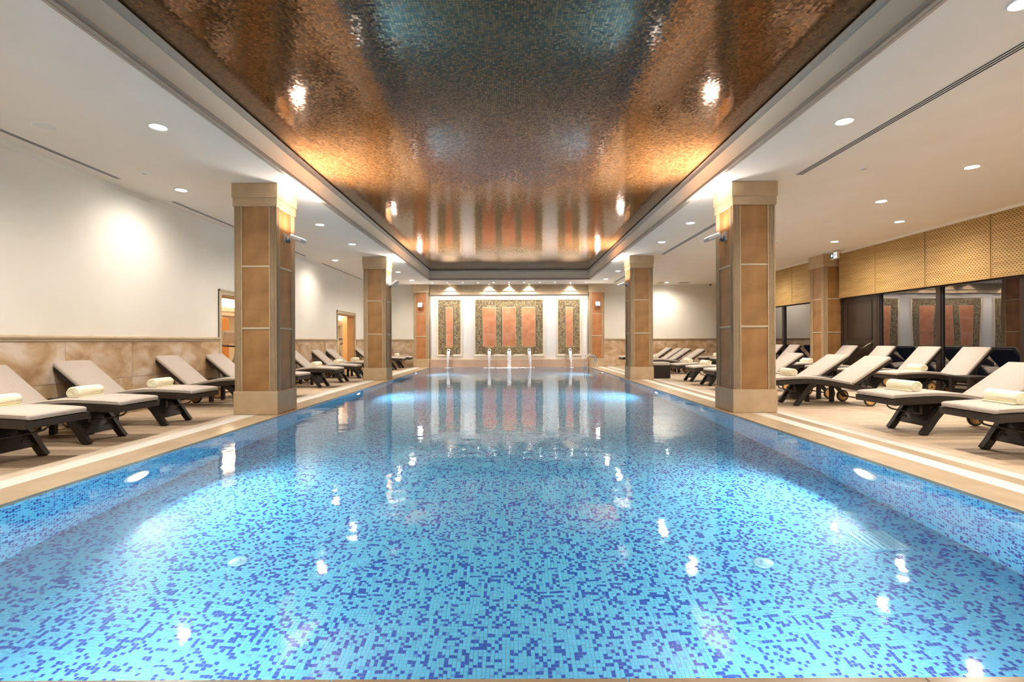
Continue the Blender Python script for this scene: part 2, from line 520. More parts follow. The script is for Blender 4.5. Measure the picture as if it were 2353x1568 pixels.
# ================================================================== the room shell
def quads(name, P, mats, mi=None, parent=None):
    """P: (N,4,3) array of quads as one mesh"""
    N = len(P); me = bpy.data.meshes.new(name)
    me.vertices.add(N * 4); me.vertices.foreach_set('co', P.reshape(-1).astype(np.float32))
    me.loops.add(N * 4); me.loops.foreach_set('vertex_index', np.arange(N * 4, dtype=np.int32))
    me.polygons.add(N); me.polygons.foreach_set('loop_start', np.arange(0, N * 4, 4, dtype=np.int32))
    for m in ([mats] if isinstance(mats, str) else mats): me.materials.append(MATS[m])
    if mi is not None: me.polygons.foreach_set('material_index', mi.astype(np.int32))
    me.update(calc_edges=True); me.validate()
    return link(name, me, parent)

# deck -------------------------------------------------------------
CL0, GL0, BL0 = -3.757, -3.98, -4.15           # left: coping edge, grate edge, border edge
CR0, GR0, SR0, GR1, BR0 = 3.53, 3.72, 3.88, 4.03, 4.17
fb = MB()
fb.box(XL - .3, PX0 - .02, YN, YB, -.3, -.02); fb.box(PX1 + .02, XR + .1, YN, YB, -.3, -.02)
fb.box(PX0 - .02, PX1 + .02, YN, PY0 - .02, -.3, -.02); fb.box(PX0 - .02, PX1 + .02, PY1 + .02, YB, -.3, -.02)
floor = struct(fb.build('floor', 'deck_base'))
floor['label'] = 'beige wood-look deck around the pool'

PL, PW, J = 1.2, .20, .004
planks = []
def plank_rows(x0, x1):
    y = YN; r = 0
    while y < YB - .01:
        off = (r % 3) * PL / 3
        x = x0 - off
        while x < x1 - .01:
            a, b = max(x, x0), min(x + PL, x1)
            if b - a > .05: planks.append((a, b, y, min(y + PW, YB)))
            x += PL
        y += PW; r += 1
plank_rows(XL, BL0); plank_rows(BR0, XR - .06)
planks.sort(key=lambda p: (abs(p[2] - 3.2) if p[2] > 3.0 else 1000 + abs(p[2])))
pm = {}
for (a, b, c, d) in planks[:300]:
    key = (round(b - a, 2), round(d - c, 2))
    if key not in pm:
        pm[key] = MB().cbox(0, b - a - J, 0, d - c - J, -.02, 0, .0015).mesh('plank', 'deck_plank')
    link('plank', pm[key], floor, (a, c, 0))
rest = MB()
for (a, b, c, d) in planks[300:]:
    rest.box(a, b - J, c, d - J, -.02, 0)
o = rest.build('plank_field', 'deck_plank', floor); o['kind'] = 'stuff'
nb = MB().box(PX0 - .02, PX1 + .02, YN, PY0 - .40, -.02, 0); nb.build('near_deck_slab', 'deck_plank', floor)

# pool edge stones --------------------------------------------------
def stones(name, label, x0, x1, y0, y1, step, m, z1=.0, along='y'):
    root = struct(MB().box(x0 + .005, x1 - .005, y0 + .005, y1 - .005, -.05, z1 - .012).build(name, 'grout_sand'))
    root['label'] = label
    me = None
    s0, s1 = (y0, y1) if along == 'y' else (x0, x1)
    n = round((s1 - s0) / step); st = (s1 - s0) / n
    mesh = (MB().cbox(0, x1 - x0, 0, st - .004, -.04, 0, .002) if along == 'y' else MB().cbox(0, st - .004, 0, y1 - y0, -.04, 0, .002)).mesh('stone', m)
    for k in range(n):
        link('stone', mesh, root, (x0, y0 + k * st, z1) if along == 'y' else (x0 + k * st, y0, z1))
    return root
mat('grout_sand', (.42, .34, .25), .8)
stones('trim_1', 'polished beige stone coping on the left pool edge', CL0, PX0, YN, YB - .3, .9, 'coping_stone')
stones('trim_2', 'polished beige stone coping on the right pool edge', PX1, CR0, YN, YB - .3, .9, 'coping_stone')
stones('trim_3', 'beige stone coping at the near end of the pool', PX0, PX1, PY0 - .4, PY0, .9, 'coping_stone', along='x')
stones('trim_4', 'pale stone border between left grate and deck', BL0, GL0, YN, YB - .02, 1.1, 'border_stone')
stones('trim_5', 'beige stone strip between the two right grates', GR0, SR0, YN, YB - .02, 1.1, 'coping_stone')
stones('trim_6', 'pale stone border between right grates and deck', GR1, BR0, YN, YB - .02, 1.1, 'border_stone')
MB().box(PX0, PX1, PY1, PY1 + .06, -.04, .0).build('trim_7', 'border_stone')['kind'] = 'structure'

def grate(label, x0, x1, y0, y1):
    t = thing('drain_grate', label, 'grate', ((x0 + x1) / 2, y0, 0), group='overflow grates along the pool')
    hw = (x1 - x0) / 2
    MB().box(-hw + .002, hw - .002, 0, y1 - y0, -.05, -.03).build('channel', 'trim_taupe', t)
    e = MB()
    for sx in (-1, 1): e.box(sx * hw - sx * .002, sx * hw - sx * .016, 0, y1 - y0, -.03, -.001)
    e.build('side_rail', 'grate_white', t)
    s = MB(); y = .004
    while y < y1 - y0 - .01:
        s.box(-hw + .016, hw - .016, y, y + .0235, -.03, -.003); y += .0275
    s.build('slat_run', 'grate_white', t)['kind'] = 'stuff'
grate('white slatted overflow grate along the left pool coping', CL0, GL0, 1.2, YB - .05) if False else grate('white slatted overflow grate along the left pool coping', GL0, CL0, 1.2, YB - .05)
grate('white slatted overflow grate next to the right pool coping', CR0, GR0, 1.2, YB - .05)
grate('narrow white slatted grate nearer the right deck', SR0, GR1, 1.2, YB - .05)

# pool basin ---------------------------------------------------------
pf = struct(MB().box(PX0, PX1, PY0, PY1, PD - .1, PD).build('pool_floor', 'grout'))
pf['label'] = 'pool bottom of light and dark blue mosaic'
T, G = .0215, .0022
def tile_mi(n):
    r = rng.random(n)
    return np.where(r < .70, 0, np.where(r < .73, 1, 2))
nx, ny = int((PX1 - PX0) / T), int((PY1 - PY0) / T)
gx, gy = np.meshgrid(np.arange(nx), np.arange(ny), indexing='ij')
gx = gx.ravel(); gy = gy.ravel()
mi = tile_mi(len(gx))
# the 300 tiles that show largest: nearest the camera, on the centre line
visy = 2.30
score = np.abs(PX0 + (gx + .5) * T) * .25 + np.abs(PY0 + (gy + .5) * T - visy)
order = np.argsort(score)
single = order[:300]
tm = [MB().box(0, T - G, 0, T - G, 0, .002).mesh('tile', m) for m in ('tile_light', 'tile_mid', 'tile_navy')]
for i in single:
    link('tile', tm[mi[i]], pf, (PX0 + gx[i] * T, PY0 + gy[i] * T, PD))
keep = np.ones(len(gx), bool); keep[single] = False
def quadset(x, y):
    P = np.zeros((len(x), 4, 3))
    P[:, 0] = np.stack([x, y, np.zeros_like(x)], 1); P[:, 1] = P[:, 0] + (T - G, 0, 0)
    P[:, 2] = P[:, 0] + (T - G, T - G, 0); P[:, 3] = P[:, 0] + (0, T - G, 0)
    return P
P = quadset(PX0 + gx[keep] * T, PY0 + gy[keep] * T); P[:, :, 2] = PD + .002
quads('mosaic_field', P, ['tile_light', 'tile_mid', 'tile_navy'], mi[keep], pf)['kind'] = 'stuff'
nz_ = int((0 - PD) / T)
def pool_wall(name, x0, x1, y0, y1, side):
    root = struct(MB().box(x0, x1, y0, y1, PD - .1, -.045).build(name, 'grout'))
    horiz = side in 'lr'
    n = int(((y1 - y0) if horiz else (x1 - x0)) / T)
    a, b = np.meshgrid(np.arange(n), np.arange(nz_ - 1), indexing='ij'); a = a.ravel().astype(float); b = b.ravel().astype(float)
    Q = quadset(a * T, b * T)
    P = np.zeros_like(Q)
    if side == 'l': P[..., 0] = x1 + .002; P[..., 1] = y0 + Q[..., 0]
    if side == 'r': P[..., 0] = x0 - .002; P[..., 1] = y1 - Q[..., 0]
    if side == 'f': P[..., 1] = y0 - .002; P[..., 0] = x0 + Q[..., 0]
    if side == 'n': P[..., 1] = y1 + .002; P[..., 0] = x1 - Q[..., 0]
    P[..., 2] = PD + Q[..., 1]
    quads('mosaic_field', P, ['tile_light', 'tile_mid', 'tile_navy'], tile_mi(len(P)), root)['kind'] = 'stuff'
    root['label'] = {'l': 'left', 'r': 'right', 'f': 'far', 'n': 'near'}[side] + ' side of the pool lined with blue mosaic'
pool_wall('pool_wall_left', PX0 - .1, PX0, PY0, PY1, 'l')
pool_wall('pool_wall_right', PX1, PX1 + .1, PY0, PY1, 'r')
pool_wall('pool_wall_far', PX0, PX1, PY1, PY1 + .1, 'f')
pool_wall('pool_wall_near', PX0, PX1, PY0 - .1, PY0, 'n')
wt = MB().add([(PX0, PY0, WZ), (PX1, PY0, WZ), (PX1, PY1, WZ), (PX0, PY1, WZ)], [(0, 1, 2, 3)]).build('pool_water', 'pool_water')
tag(wt, 'calm clear blue pool water', 'water', kind='stuff')

# walls ---------------------------------------------------------------
def wall_box(name, boxes, m, label=None):
    b = MB()
    for q in boxes: b.box(*q)
    o = struct(b.build(name, m))
    if label: o['label'] = label
    return o
D1 = (9.98, 11.75); D2 = (16.66, 18.42); DH = 2.03
WT = .24
wl = wall_box('wall_left', [(XL - WT, XL, YN, D1[0], 0, CE), (XL - WT, XL, D1[1], D2[0], 0, CE), (XL - WT, XL, D2[1], YB + .2, 0, CE),
                            (XL - WT, XL, D1[0], D1[1], DH, CE), (XL - WT, XL, D2[0], D2[1], DH, CE)], 'wall_cream', 'cream wall with stone wainscot on the left')
wb = wall_box('wall_back', [(XL, XR + .3, YB, YB + .2, 0, CE)], 'wall_cream', 'cream end wall behind the fountain')
wall_box('wall_near', [(XL - .3, XR + .3, YN - .2, YN, 0, CE)], 'wall_cream')
wr = wall_box('wall_right', [(XR, XR + .2, YN, 13.45, 2.2, CE), (XR, XR + .2, 14.2, YB, 2.2, CE), (9.16, 9.2, 13.45, 14.2, 0, CE), (XR, XR + .2, YN, 3.3, 0, 2.2)], 'wall_cream')

def slabs(parent, axis, fixed, s0, s1, z0=0.0, z1=1.085, wdt=1.15):
    rows = [(z0, .545), (.545, z1)]
    n = max(1, round((s1 - s0) / wdt)); st = (s1 - s0) / n
    for ri, (a, b) in enumerate(rows):
        for k in range(n):
            u = s0 + k * st
            if axis == 'x':
                me = MB().cbox(0, .022, 0, st - .004, 0, b - a - .004, .002).mesh('stone_slab', 'slab_stone'); link('stone_slab', me, parent, (fixed, u, a))
            else:
                me = MB().cbox(0, st - .004, -.022, 0, 0, b - a - .004, .002).mesh('stone_slab', 'slab_stone'); link('stone_slab', me, parent, (u, fixed, a))
slabs(wl, 'x', XL, YN, D1[0] - .1); slabs(wl, 'x', XL, D1[1] + .1, D2[0] - .1); slabs(wl, 'x', XL, D2[1] + .1, YB)
slabs(wb, 'y', YB, XL + .02, -4.1, wdt=.9); slabs(wb, 'y', YB, 3.84, XR, wdt=.9)

def rail(name, axis, fixed, s0, s1):
    prof = [(0, 1.085), (.03, 1.085), (.034, 1.10), (.028, 1.105), (.04, 1.115), (.052, 1.135), (.048, 1.155), (.03, 1.165), (0, 1.168)]
    rings = []
    for u in (s0, s1):
        rings.append([((fixed + p, u, z) if axis == 'x' else (u, fixed - p, z)) for p, z in prof])
    return struct(MB().loft(rings).build(name, 'rail_beige'))
rail('trim_8', 'x', XL, YN, D1[0] - .1); rail('trim_9', 'x', XL, D1[1] + .1, D2[0] - .1); rail('trim_10', 'x', XL, D2[1] + .1, YB)
rail('trim_11', 'y', YB, XL, -4.09); rail('trim_12', 'y', YB, 3.838, XR)

# thin cove line between ceiling and left wall
struct(MB().box(XL, XL + .012, YN, YB, 3.33, 3.345).build('trim_13', 'wall_cream'))

# ceiling with the recess
cb = MB()
cb.box(XL - .3, TX0, YN - .2, YB + .2, CE, CE + .6); cb.box(TX1, XR + .3, YN - .2, YB + .2, CE, CE + .6)
cb.box(TX0, TX1, YN - .2, TY0, CE, CE + .6); cb.box(TX0, TX1, TY1, YB + .2, CE, CE + .6)
struct(cb.build('ceiling', 'ceiling_white'))['label'] = 'white plaster ceiling with long recess over the pool'
MZ = 3.777
mc = struct(MB().add([(TX0, TY0, MZ), (TX0, TY1, MZ), (TX1, TY1, MZ), (TX1, TY0, MZ)], [(0, 1, 2, 3)]).build('ceiling_mosaic', 'ceiling_mosaic'))
mc['label'] = 'glossy bronze mosaic ceiling over the pool'
struct(MB().box(TX0, TX1, TY0, TY1, MZ + .002, MZ + .05).build('ceiling_slab', 'ceiling_white'))

def ring_trim(name, prof, m, label):
    """moulding that runs round the recess: prof = [(inset towards the middle, z)]"""
    rings = []
    for cx_, cy_, sx, sy in ((TX0, TY0, 1, 1), (TX1, TY0, -1, 1), (TX1, TY1, -1, -1), (TX0, TY1, 1, -1), (TX0, TY0, 1, 1)):
        rings.append([(cx_ + sx * p, cy_ + sy * p, z) for p, z in prof])
    o = struct(MB().loft(rings, close=False, caps=False).build(name, m)); o['label'] = label
    return o
ring_trim('trim_14', [(-.05, CE - .001), (-.05, CE - .012), (-.02, CE - .012), (-.018, CE - .004), (.0, CE - .004), (.010, CE + .002), (.012, CE + .008), (.005, CE + .012), (.0, CE + .025), (.004, CE + .042), (.014, CE + .050), (.014, CE + .054), (-.001, CE + .054)], 'trim_taupe', 'taupe cove moulding at the lower rim of the ceiling recess')
ring_trim('trim_15', [(.002, CE + .05), (.002, CE + .292)], 'frieze_light', 'beige frieze round the ceiling recess')
ring_trim('trim_16', [(.0, CE + .29), (.012, CE + .29), (.016, CE + .30), (.03, CE + .31), (.045, CE + .335), (.05, CE + .345), (.05, CE + .352), (.0, CE + .352)], 'trim_taupe', 'taupe top moulding of the ceiling recess')

# doors on the left ------------------------------------------------------
def doorway(name, y0, y1, label):
    f = MB()
    fw, pr = .10, .028
    for (a, b, c, d) in ((y0 - fw, y0, 0, DH + fw), (y1, y1 + fw, 0, DH + fw), (y0, y1, DH, DH + fw)):
        f.box(XL - .01, XL + pr * .6, a, b, c, d)
    f.box(XL, XL + pr, y0 - fw, y0 - fw + .03, 0, DH + fw); f.box(XL, XL + pr, y1 + fw - .03, y1 + fw, 0, DH + fw)
    f.box(XL, XL + pr, y0 - fw, y1 + fw, DH + fw - .03, DH + fw)
    o = struct(f.build(name, 'rail_beige')); o['label'] = label
    j = MB(); j.box(XL - WT - .02, XL - .008, y0 - .001, y0 + .03, 0, DH); j.box(XL - WT - .02, XL - .008, y1 - .03, y1 + .001, 0, DH)
    j.box(XL - WT - .02, XL - .008, y0 + .03, y1 - .03, DH - .03, DH + .001)
    j.build('jamb_lining', 'jamb_tan', o)
    return o
d1 = doorway('door_1', *D1, 'beige framed doorway to the gym behind the near left column')
d2 = doorway('door_2', *D2, 'beige framed doorway with ochre leaf near the far left column')
lf = MB().cbox(0, .93, -.022, .022, .01, DH - .04, .003)
l2 = lf.build('leaf', 'door_ochre', d2, (XL - WT, D2[1] - .03, 0)); l2.rotation_euler = (0, 0, R(118))
MB().tube([(.86, -.03, 1.0), (.86, -.06, 1.0), (.76, -.06, 1.0)], .008).build('handle', 'chrome', l2)

# the gym behind the left wall
GX0, GX1, GY0, GY1, GZ = -8.8, XL - WT, 8.6, 24.5, 2.55
struct(MB().box(GX0, GX1, GY0, GY1, -.1, -.001).build('floor_gym', 'gym_floor'))
struct(MB().box(GX0, GX1, GY0, GY1, GZ, GZ + .1).build('ceiling_gym', 'ceiling_white'))
gw = MB(); gw.box(GX0 - .1, GX0, GY0, GY1, 0, GZ); gw.box(GX0, GX1, GY0 - .1, GY0, 0, GZ); gw.box(GX0, GX1, GY1, GY1 + .1, 0, GZ)
gw.box(GX1, GX1 + .02, YB + .2, GY1, 0, GZ)
struct(gw.build('wall_gym', 'gym_wall'))
bk = MB(); bk.box(GX0, GX0 + .35, GY0, GY1, 1.86, 2.06); bk.box(GX0 + .35, GX0 + .37, GY0, GY1, 1.98, 2.10)
struct(bk.build('trim_17', 'gym_wall'))['label'] = 'cream cove ledge on the gym wall'
cs = thing('cove_lamp', 'bright white strip lamp in the gym ceiling cove', 'lamp', (GX0 + .05, GY0, 2.08))
MB().box(0, .24, 0, GY1 - GY0, 0, .012).build('tray', 'ring_white', cs)
MB().box(.02, .22, .01, GY1 - GY0 - .01, .012, .03).build('diffuser', 'cove_glow', cs)
light('AREA', 'cove_light', cs, (.12, (GY1 - GY0) / 2, .05), P_GYM, (1, .86, .68), (PI, 0, 0), shape='RECTANGLE', size=.2, size_y=14.0)
lk = thing('locker_cabinet', 'tall orange wooden cabinet on the gym wall', 'cabinet', (GX0, 13.2, 0))
MB().cbox(.0, .40, 0, 1.5, .08, 1.78, .005).build('carcass', 'locker_orange', lk)
MB().box(.0, .36, .02, 1.48, 0, .08).build('plinth', 'frame_dark', lk)
for k in range(3):
    dd = MB().cbox(.401, .42, .01 + k * .497, .495 + k * .497, .10, 1.76, .004).build('door', 'locker_orange', lk)
    MB().box(.42, .435, .44 + k * .497, .455 + k * .497, .9, 1.1).build('handle', 'chrome', dd)

def treadmill(label, loc, rz):
    t = thing('treadmill', label, 'treadmill', loc, rz, 'gym machines')
    MB().cbox(-.40, .40, -.9, .9, .06, .18, .02).build('deck', 'gym_silver', t)
    MB().box(-.25, .25, -.88, .6, .18, .186).build('belt', 'rubber_black', t)
    for s in (-1, 1):
        MB().tube([(s * .36, .55, .15), (s * .36, .75, .7), (s * .33, .85, 1.15)], .035, 10).build('upright', 'gym_silver', t)
        MB().tube([(s * .33, .85, 1.12), (s * .34, .65, 1.19), (s * .35, .35, 1.17), (s * .35, .25, 1.10), (s * .35, .45, .98), (s * .34, .76, .96)], .022, 10).build('handrail', 'fixture_dark', t)
        MB().lathe([(.0, -.03), (.05, -.03), (.05, .03), (.0, .03)], 12, 'X', M=Matrix.Translation((s * .3, -.84, .05))).build('foot_roller', 'rubber_black', t)
    MB().cbox(-.30, .30, .66, .94, .17, .36, .03).build('motor_hood', 'fixture_dark', t)
    c = MB().cbox(-.34, .34, -.03, .05, -.16, .20, .02, M=Matrix.Translation((0, .84, 1.17)) @ Matrix.Rotation(R(-35), 4, 'X')).build('console', 'gym_silver', t)
    MB().box(-.2, .2, -.036, -.03, -.05, .15, M=Matrix.Translation((0, .84, 1.17)) @ Matrix.Rotation(R(-35), 4, 'X')).build('screen', 'dark_slot', c)
treadmill('silver treadmill seen through the nearer gym doorway', (-7.72, 12.15, 0), R(-95))
treadmill('silver treadmill deeper in the gym behind the nearer doorway', (-7.3, 15.7, 0), R(-100))
treadmill('silver treadmill glimpsed through the farther gym doorway', (-7.35, 20.9, 0), R(180))

# window wall on the right -------------------------------------------------
posts = [3.3, 5.24, 6.96, 8.69, 10.42, 12.14]
wn_no = 0
def window(y0, y1, label):
    global wn_no
    wn_no += 1
    f = MB(); fw = .055
    f.box(XR - .05, XR + .05, y0, y0 + fw, 0, 2.26); f.box(XR - .05, XR + .05, y1 - fw, y1, 0, 2.26)
    f.box(XR - .05, XR + .05, y0 + fw, y1 - fw, 2.17, 2.26); f.box(XR - .05, XR + .05, y0 + fw, y1 - fw, 0, .07)
    o = struct(f.build('window_%d' % wn_no, 'frame_brown')); o['label'] = label
    g = MB()
    for y in (y0 + fw, y1 - fw - .012): g.box(XR - .02, XR + .02, y, y + .012, .07, 2.17)
    g.build('gasket', 'fixture_dark', o)
    MB().add([(XR, y0 + fw, .07), (XR, y0 + fw, 2.17), (XR, y1 - fw, 2.17), (XR, y1 - fw, .07)], [(0, 1, 2, 3)]).build('pane', 'window_glass', o)
for a, b in zip(posts[:-1], posts[1:]):
    window(a, b, 'dark brown framed window bay %s from the dark door' % ORD[len(posts) - 2 - posts.index(a)])
window(14.16, 16.4, 'dark framed window bay just beyond the right wall column')
window(16.4, 18.6, 'dark framed window bay in the middle behind the right wall column')
window(18.6, YB, 'dark framed window bay next to the end wall')
dr = MB()
dr.box(XR - .05, XR + .05, 12.15, 12.22, 0, 2.26); dr.box(XR - .05, XR + .05, 13.42, 13.50, 0, 2.26); dr.box(XR - .05, XR + .05, 12.22, 13.42, 2.17, 2.26)
d3 = struct(dr.build('door_3', 'frame_brown')); d3['label'] = 'dark brown door between window and right wall column'
lf3 = MB().cbox(XR - .03, XR + .02, 12.22, 13.42, .01, 2.17, .003).build('leaf', 'door_dark', d3)
pm_ = MB()
for (a, b) in ((.12, .95), (1.08, 2.05)):
    for (y0, y1, z0, z1) in ((12.35, 13.27, a, a + .03), (12.35, 13.27, b - .03, b), (12.35, 12.38, a, b), (13.24, 13.27, a, b)):
        pm_.box(XR - .042, XR - .03, y0, y1, z0, z1)
pm_.build('panel_moulding', 'frame_brown', lf3)
MB().tube([(XR - .03, 13.2, .98), (XR - .10, 13.2, .96), (XR - .13, 13.1, .86), (XR - .13, 12.55, .86), (XR - .10, 12.4, .95), (XR - .03, 12.35, 1.0)], .016, 10).build('push_bar', 'chrome', lf3)
struct(MB().box(XR + .05, XR + 6, YN, YB + 4, -.25, -.2).build('ground', 'terrace_dark'))

# bamboo blinds
def blind(label, y0, y1, z0=2.2):
    x = 8.84
    t = thing('bamboo_blind', label, 'blind', (x, y0, z0), group='bamboo blinds over the window wall')
    L = y1 - y0; H = CE - .03 - z0
    p = MB()
    n = max(2, int(L / .24)); 
    rings = []
    for k in range(n + 1):
        yy = .006 + (L - .012) * k / n; wv = .004 * math.sin(k * 1.9 + y0)
        rings.append([(wv - .004, yy, 0), (wv + .004, yy, 0), (wv + .004, yy, H), (wv - .004, yy, H)])
    p.loft(rings); p.build('woven_panel', 'bamboo', t)
    MB().cbox(-.012, .012, .004, L - .004, -.012, .016, .003).build('bottom_bar', 'bamboo_edge', t)
    MB().cbox(-.02, .02, .004, L - .004, H - .02, H + .02, .004).build('head_rail', 'bamboo_edge', t)
    for yy in (.02, L - .02):
        MB().box(-.007, -.004, yy - .012, yy + .012, .016, H - .02).build('edge_tape', 'bamboo_edge', t)
bs = [3.3, 4.77, 6.23, 7.69, 9.15, 10.61, 12.06, 13.40]
for i, (a, b) in enumerate(zip(bs[:-1], bs[1:])):
    blind('woven bamboo blind, %s from the right wall column towards the camera' % ORD[len(bs) - 2 - i], a, b)
bs2 = [14.2, 15.66, 16.9, 18.2, 19.6, 20.7]
for i, (a, b) in enumerate(zip(bs2[:-1], bs2[1:])):
    blind('woven bamboo blind, %s beyond the right wall column' % ORD[i], a, b)
struct(MB().box(8.76, 8.80, YN, 13.2, CE - .045, CE).box(8.76, 8.80, 14.2, YB, CE - .045, CE).build('trim_18', 'ceiling_white'))['label'] = 'white curtain rail strip above the bamboo blinds'

# ================================================================== columns
ZP, ZB, ZC0, ZC1 = .342, .342, 3.067, 3.194
HW = .311
def flute_strip(w_, h_):
    """fluted pilaster strip, front face towards -y, x from 0 to w_"""
    prof = [(0, .02), (0, 0), (.013, 0)]
    n = 4; gw = (w_ - .026) / n
    for k in range(n):
        x0 = .013 + k * gw
        for j in range(5):
            a = PI * j / 4
            prof.append((x0 + gw * (.12 + .76 * (1 - math.cos(a)) / 2), .017 * math.sin(a)))
    prof += [(w_ - .013, 0), (w_, 0), (w_, .02)]
    rings = [[(x, y, z) for x, y in prof] for z in (0, h_)]
    return MB().loft(rings).mesh('fluted_strip', 'trim_beige')
SW = .113
strip_me = flute_strip(SW, ZC0 - ZB)
pw = 2 * HW - 2 * SW
bars_z = [ZB, 1.272, 2.187, ZC0]
pan_me = [MB().cbox(0, pw, 0, .012, 0, bars_z[k + 1] - bars_z[k] - (.03 if k < 2 else .0), .002).mesh('panel', 'leather') for k in range(3)]
pan_me_o = [MB().cbox(0, pw, 0, .012, 0, bars_z[k + 1] - bars_z[k] - (.03 if k < 2 else .0), .002).mesh('panel', 'leather_orange') for k in range(3)]
bar_me = MB().loft([[(x, y, z) for y, z in ((.02, 0), (.004, 0), (.0, .008), (.0, .022), (.004, .03), (.02, .03))] for x in (0, pw)]).mesh('cross_bar', 'rail_beige')

def column(label, x, y, faces=4, orange=False, halfdepth=None):
    """x, y = centre"""
    t = thing('column', label, 'column', (x, y, 0), group='leather panelled columns'); t['kind'] = 'thing'
    hy = halfdepth or HW
    MB().box(-HW + .025, HW - .025, -hy + .025, hy - (.025 if not halfdepth else 0), 0, CE).build('core', 'trim_beige', t)
    p = HW + .015; py = hy + .015
    MB().cbox(-p, p, -py, hy if halfdepth else py, 0, ZP, .006).build('plinth', 'trim_beige', t)
    c = MB(); q = HW + .014; qy = hy + .014
    c.cbox(-q, q, -qy, hy if halfdepth else qy, ZC0, ZC1, .003)
    q += .012; qy += .012
    c.cbox(-q, q, -qy, hy if halfdepth else qy, ZC1, CE - .002, .004)
    c.build('capital', 'trim_beige', t)
    fr = range(4) if faces == 4 else [0]
    for fi in fr:
        a = fi * PI / 2
        off = hy if fi in (0, 2) else HW
        M = Matrix.Rotation(a, 4, 'Z') @ Matrix.Translation((0, -off, 0))
        def put(name, me, lx, ly, lz):
            o = link(name, me, t, M @ Vector((lx, ly, lz)), (0, 0, a)); return o
        put('fluted_strip', strip_me, -HW, 0, ZB); put('fluted_strip', strip_me, HW - SW, 0, ZB)
        for k in range(3):
            put('panel', (pan_me_o if orange else pan_me)[k], -pw / 2, .015, bars_z[k] + (.03 if k else 0) * 0 + (0.0 if k == 0 else .015))
        for z in (1.272, 2.187):
            put('cross_bar', bar_me, -pw / 2, .002, z - .015)
    return t
CY = [7.295 + .326, 13.65 + .326]
LCX, RCX = -3.45 - .326, 3.25 + .326
column('tan panelled column on the left pool edge, the nearest one', LCX, CY[0])
column('tan panelled column on the left pool edge, farther along', LCX, CY[1])
column('tan panelled column on the right pool edge, the nearest one', RCX, CY[0])
column('tan panelled column on the right pool edge, farther along', RCX, CY[1])
column('tan panelled column standing against the right window wall', 8.48 + .326, 13.5 + .326)
column('orange panelled pilaster left of the fountain wall', -3.74, 20.4 + .17, faces=1, orange=True, halfdepth=.17)
column('orange panelled pilaster right of the fountain wall', 3.495, 20.4 + .17, faces=1, orange=True, halfdepth=.17)

# ================================================================== fountain wall
fw_ = MB()
fw_.box(-3.40, 3.155, YB - .05, YB - .001, .306, 3.0)
fwall = tag(fw_.build('fountain_wall', 'wall_white'), 'white plaster fountain wall between the two pilasters', 'wall panel')
fwall['kind'] = 'structure'
fz = MB(); fz.cbox(-3.41, 3.165, YB - .17, YB - .001, 3.145, CE - .001, .003); fz.cbox(-3.41, 3.165, YB - .15, YB - .001, 3.0, 3.145, .003)
struct(fz.build('trim_19', 'trim_beige'))['label'] = 'beige stepped frieze above the fountain wall'
bb = MB()
struct(MB().box(-3.40, 3.155, YB - .22, YB - .001, -.03, .302).build('trim_20', 'trim_beige'))['label'] = 'plain beige base band below the fountain wall'
band = bpy.data.objects['trim_20']
nst = 7; st = 6.555 / nst
bme = MB().cbox(0, st - .003, -.012, 0, 0, .30, .002).mesh('stone', 'inset_band')if False else None
noisy('band_stone', (.60, .42, .30), (.68, .50, .37), 2.5, rough=.35, detail=6, objrand=.04)
bme = MB().cbox(0, st - .003, -.012, 0, 0, .306, .002).mesh('stone', 'band_stone')
for k in range(nst): link('stone', bme, band, (-3.40 + k * st, YB - .22, -.004))

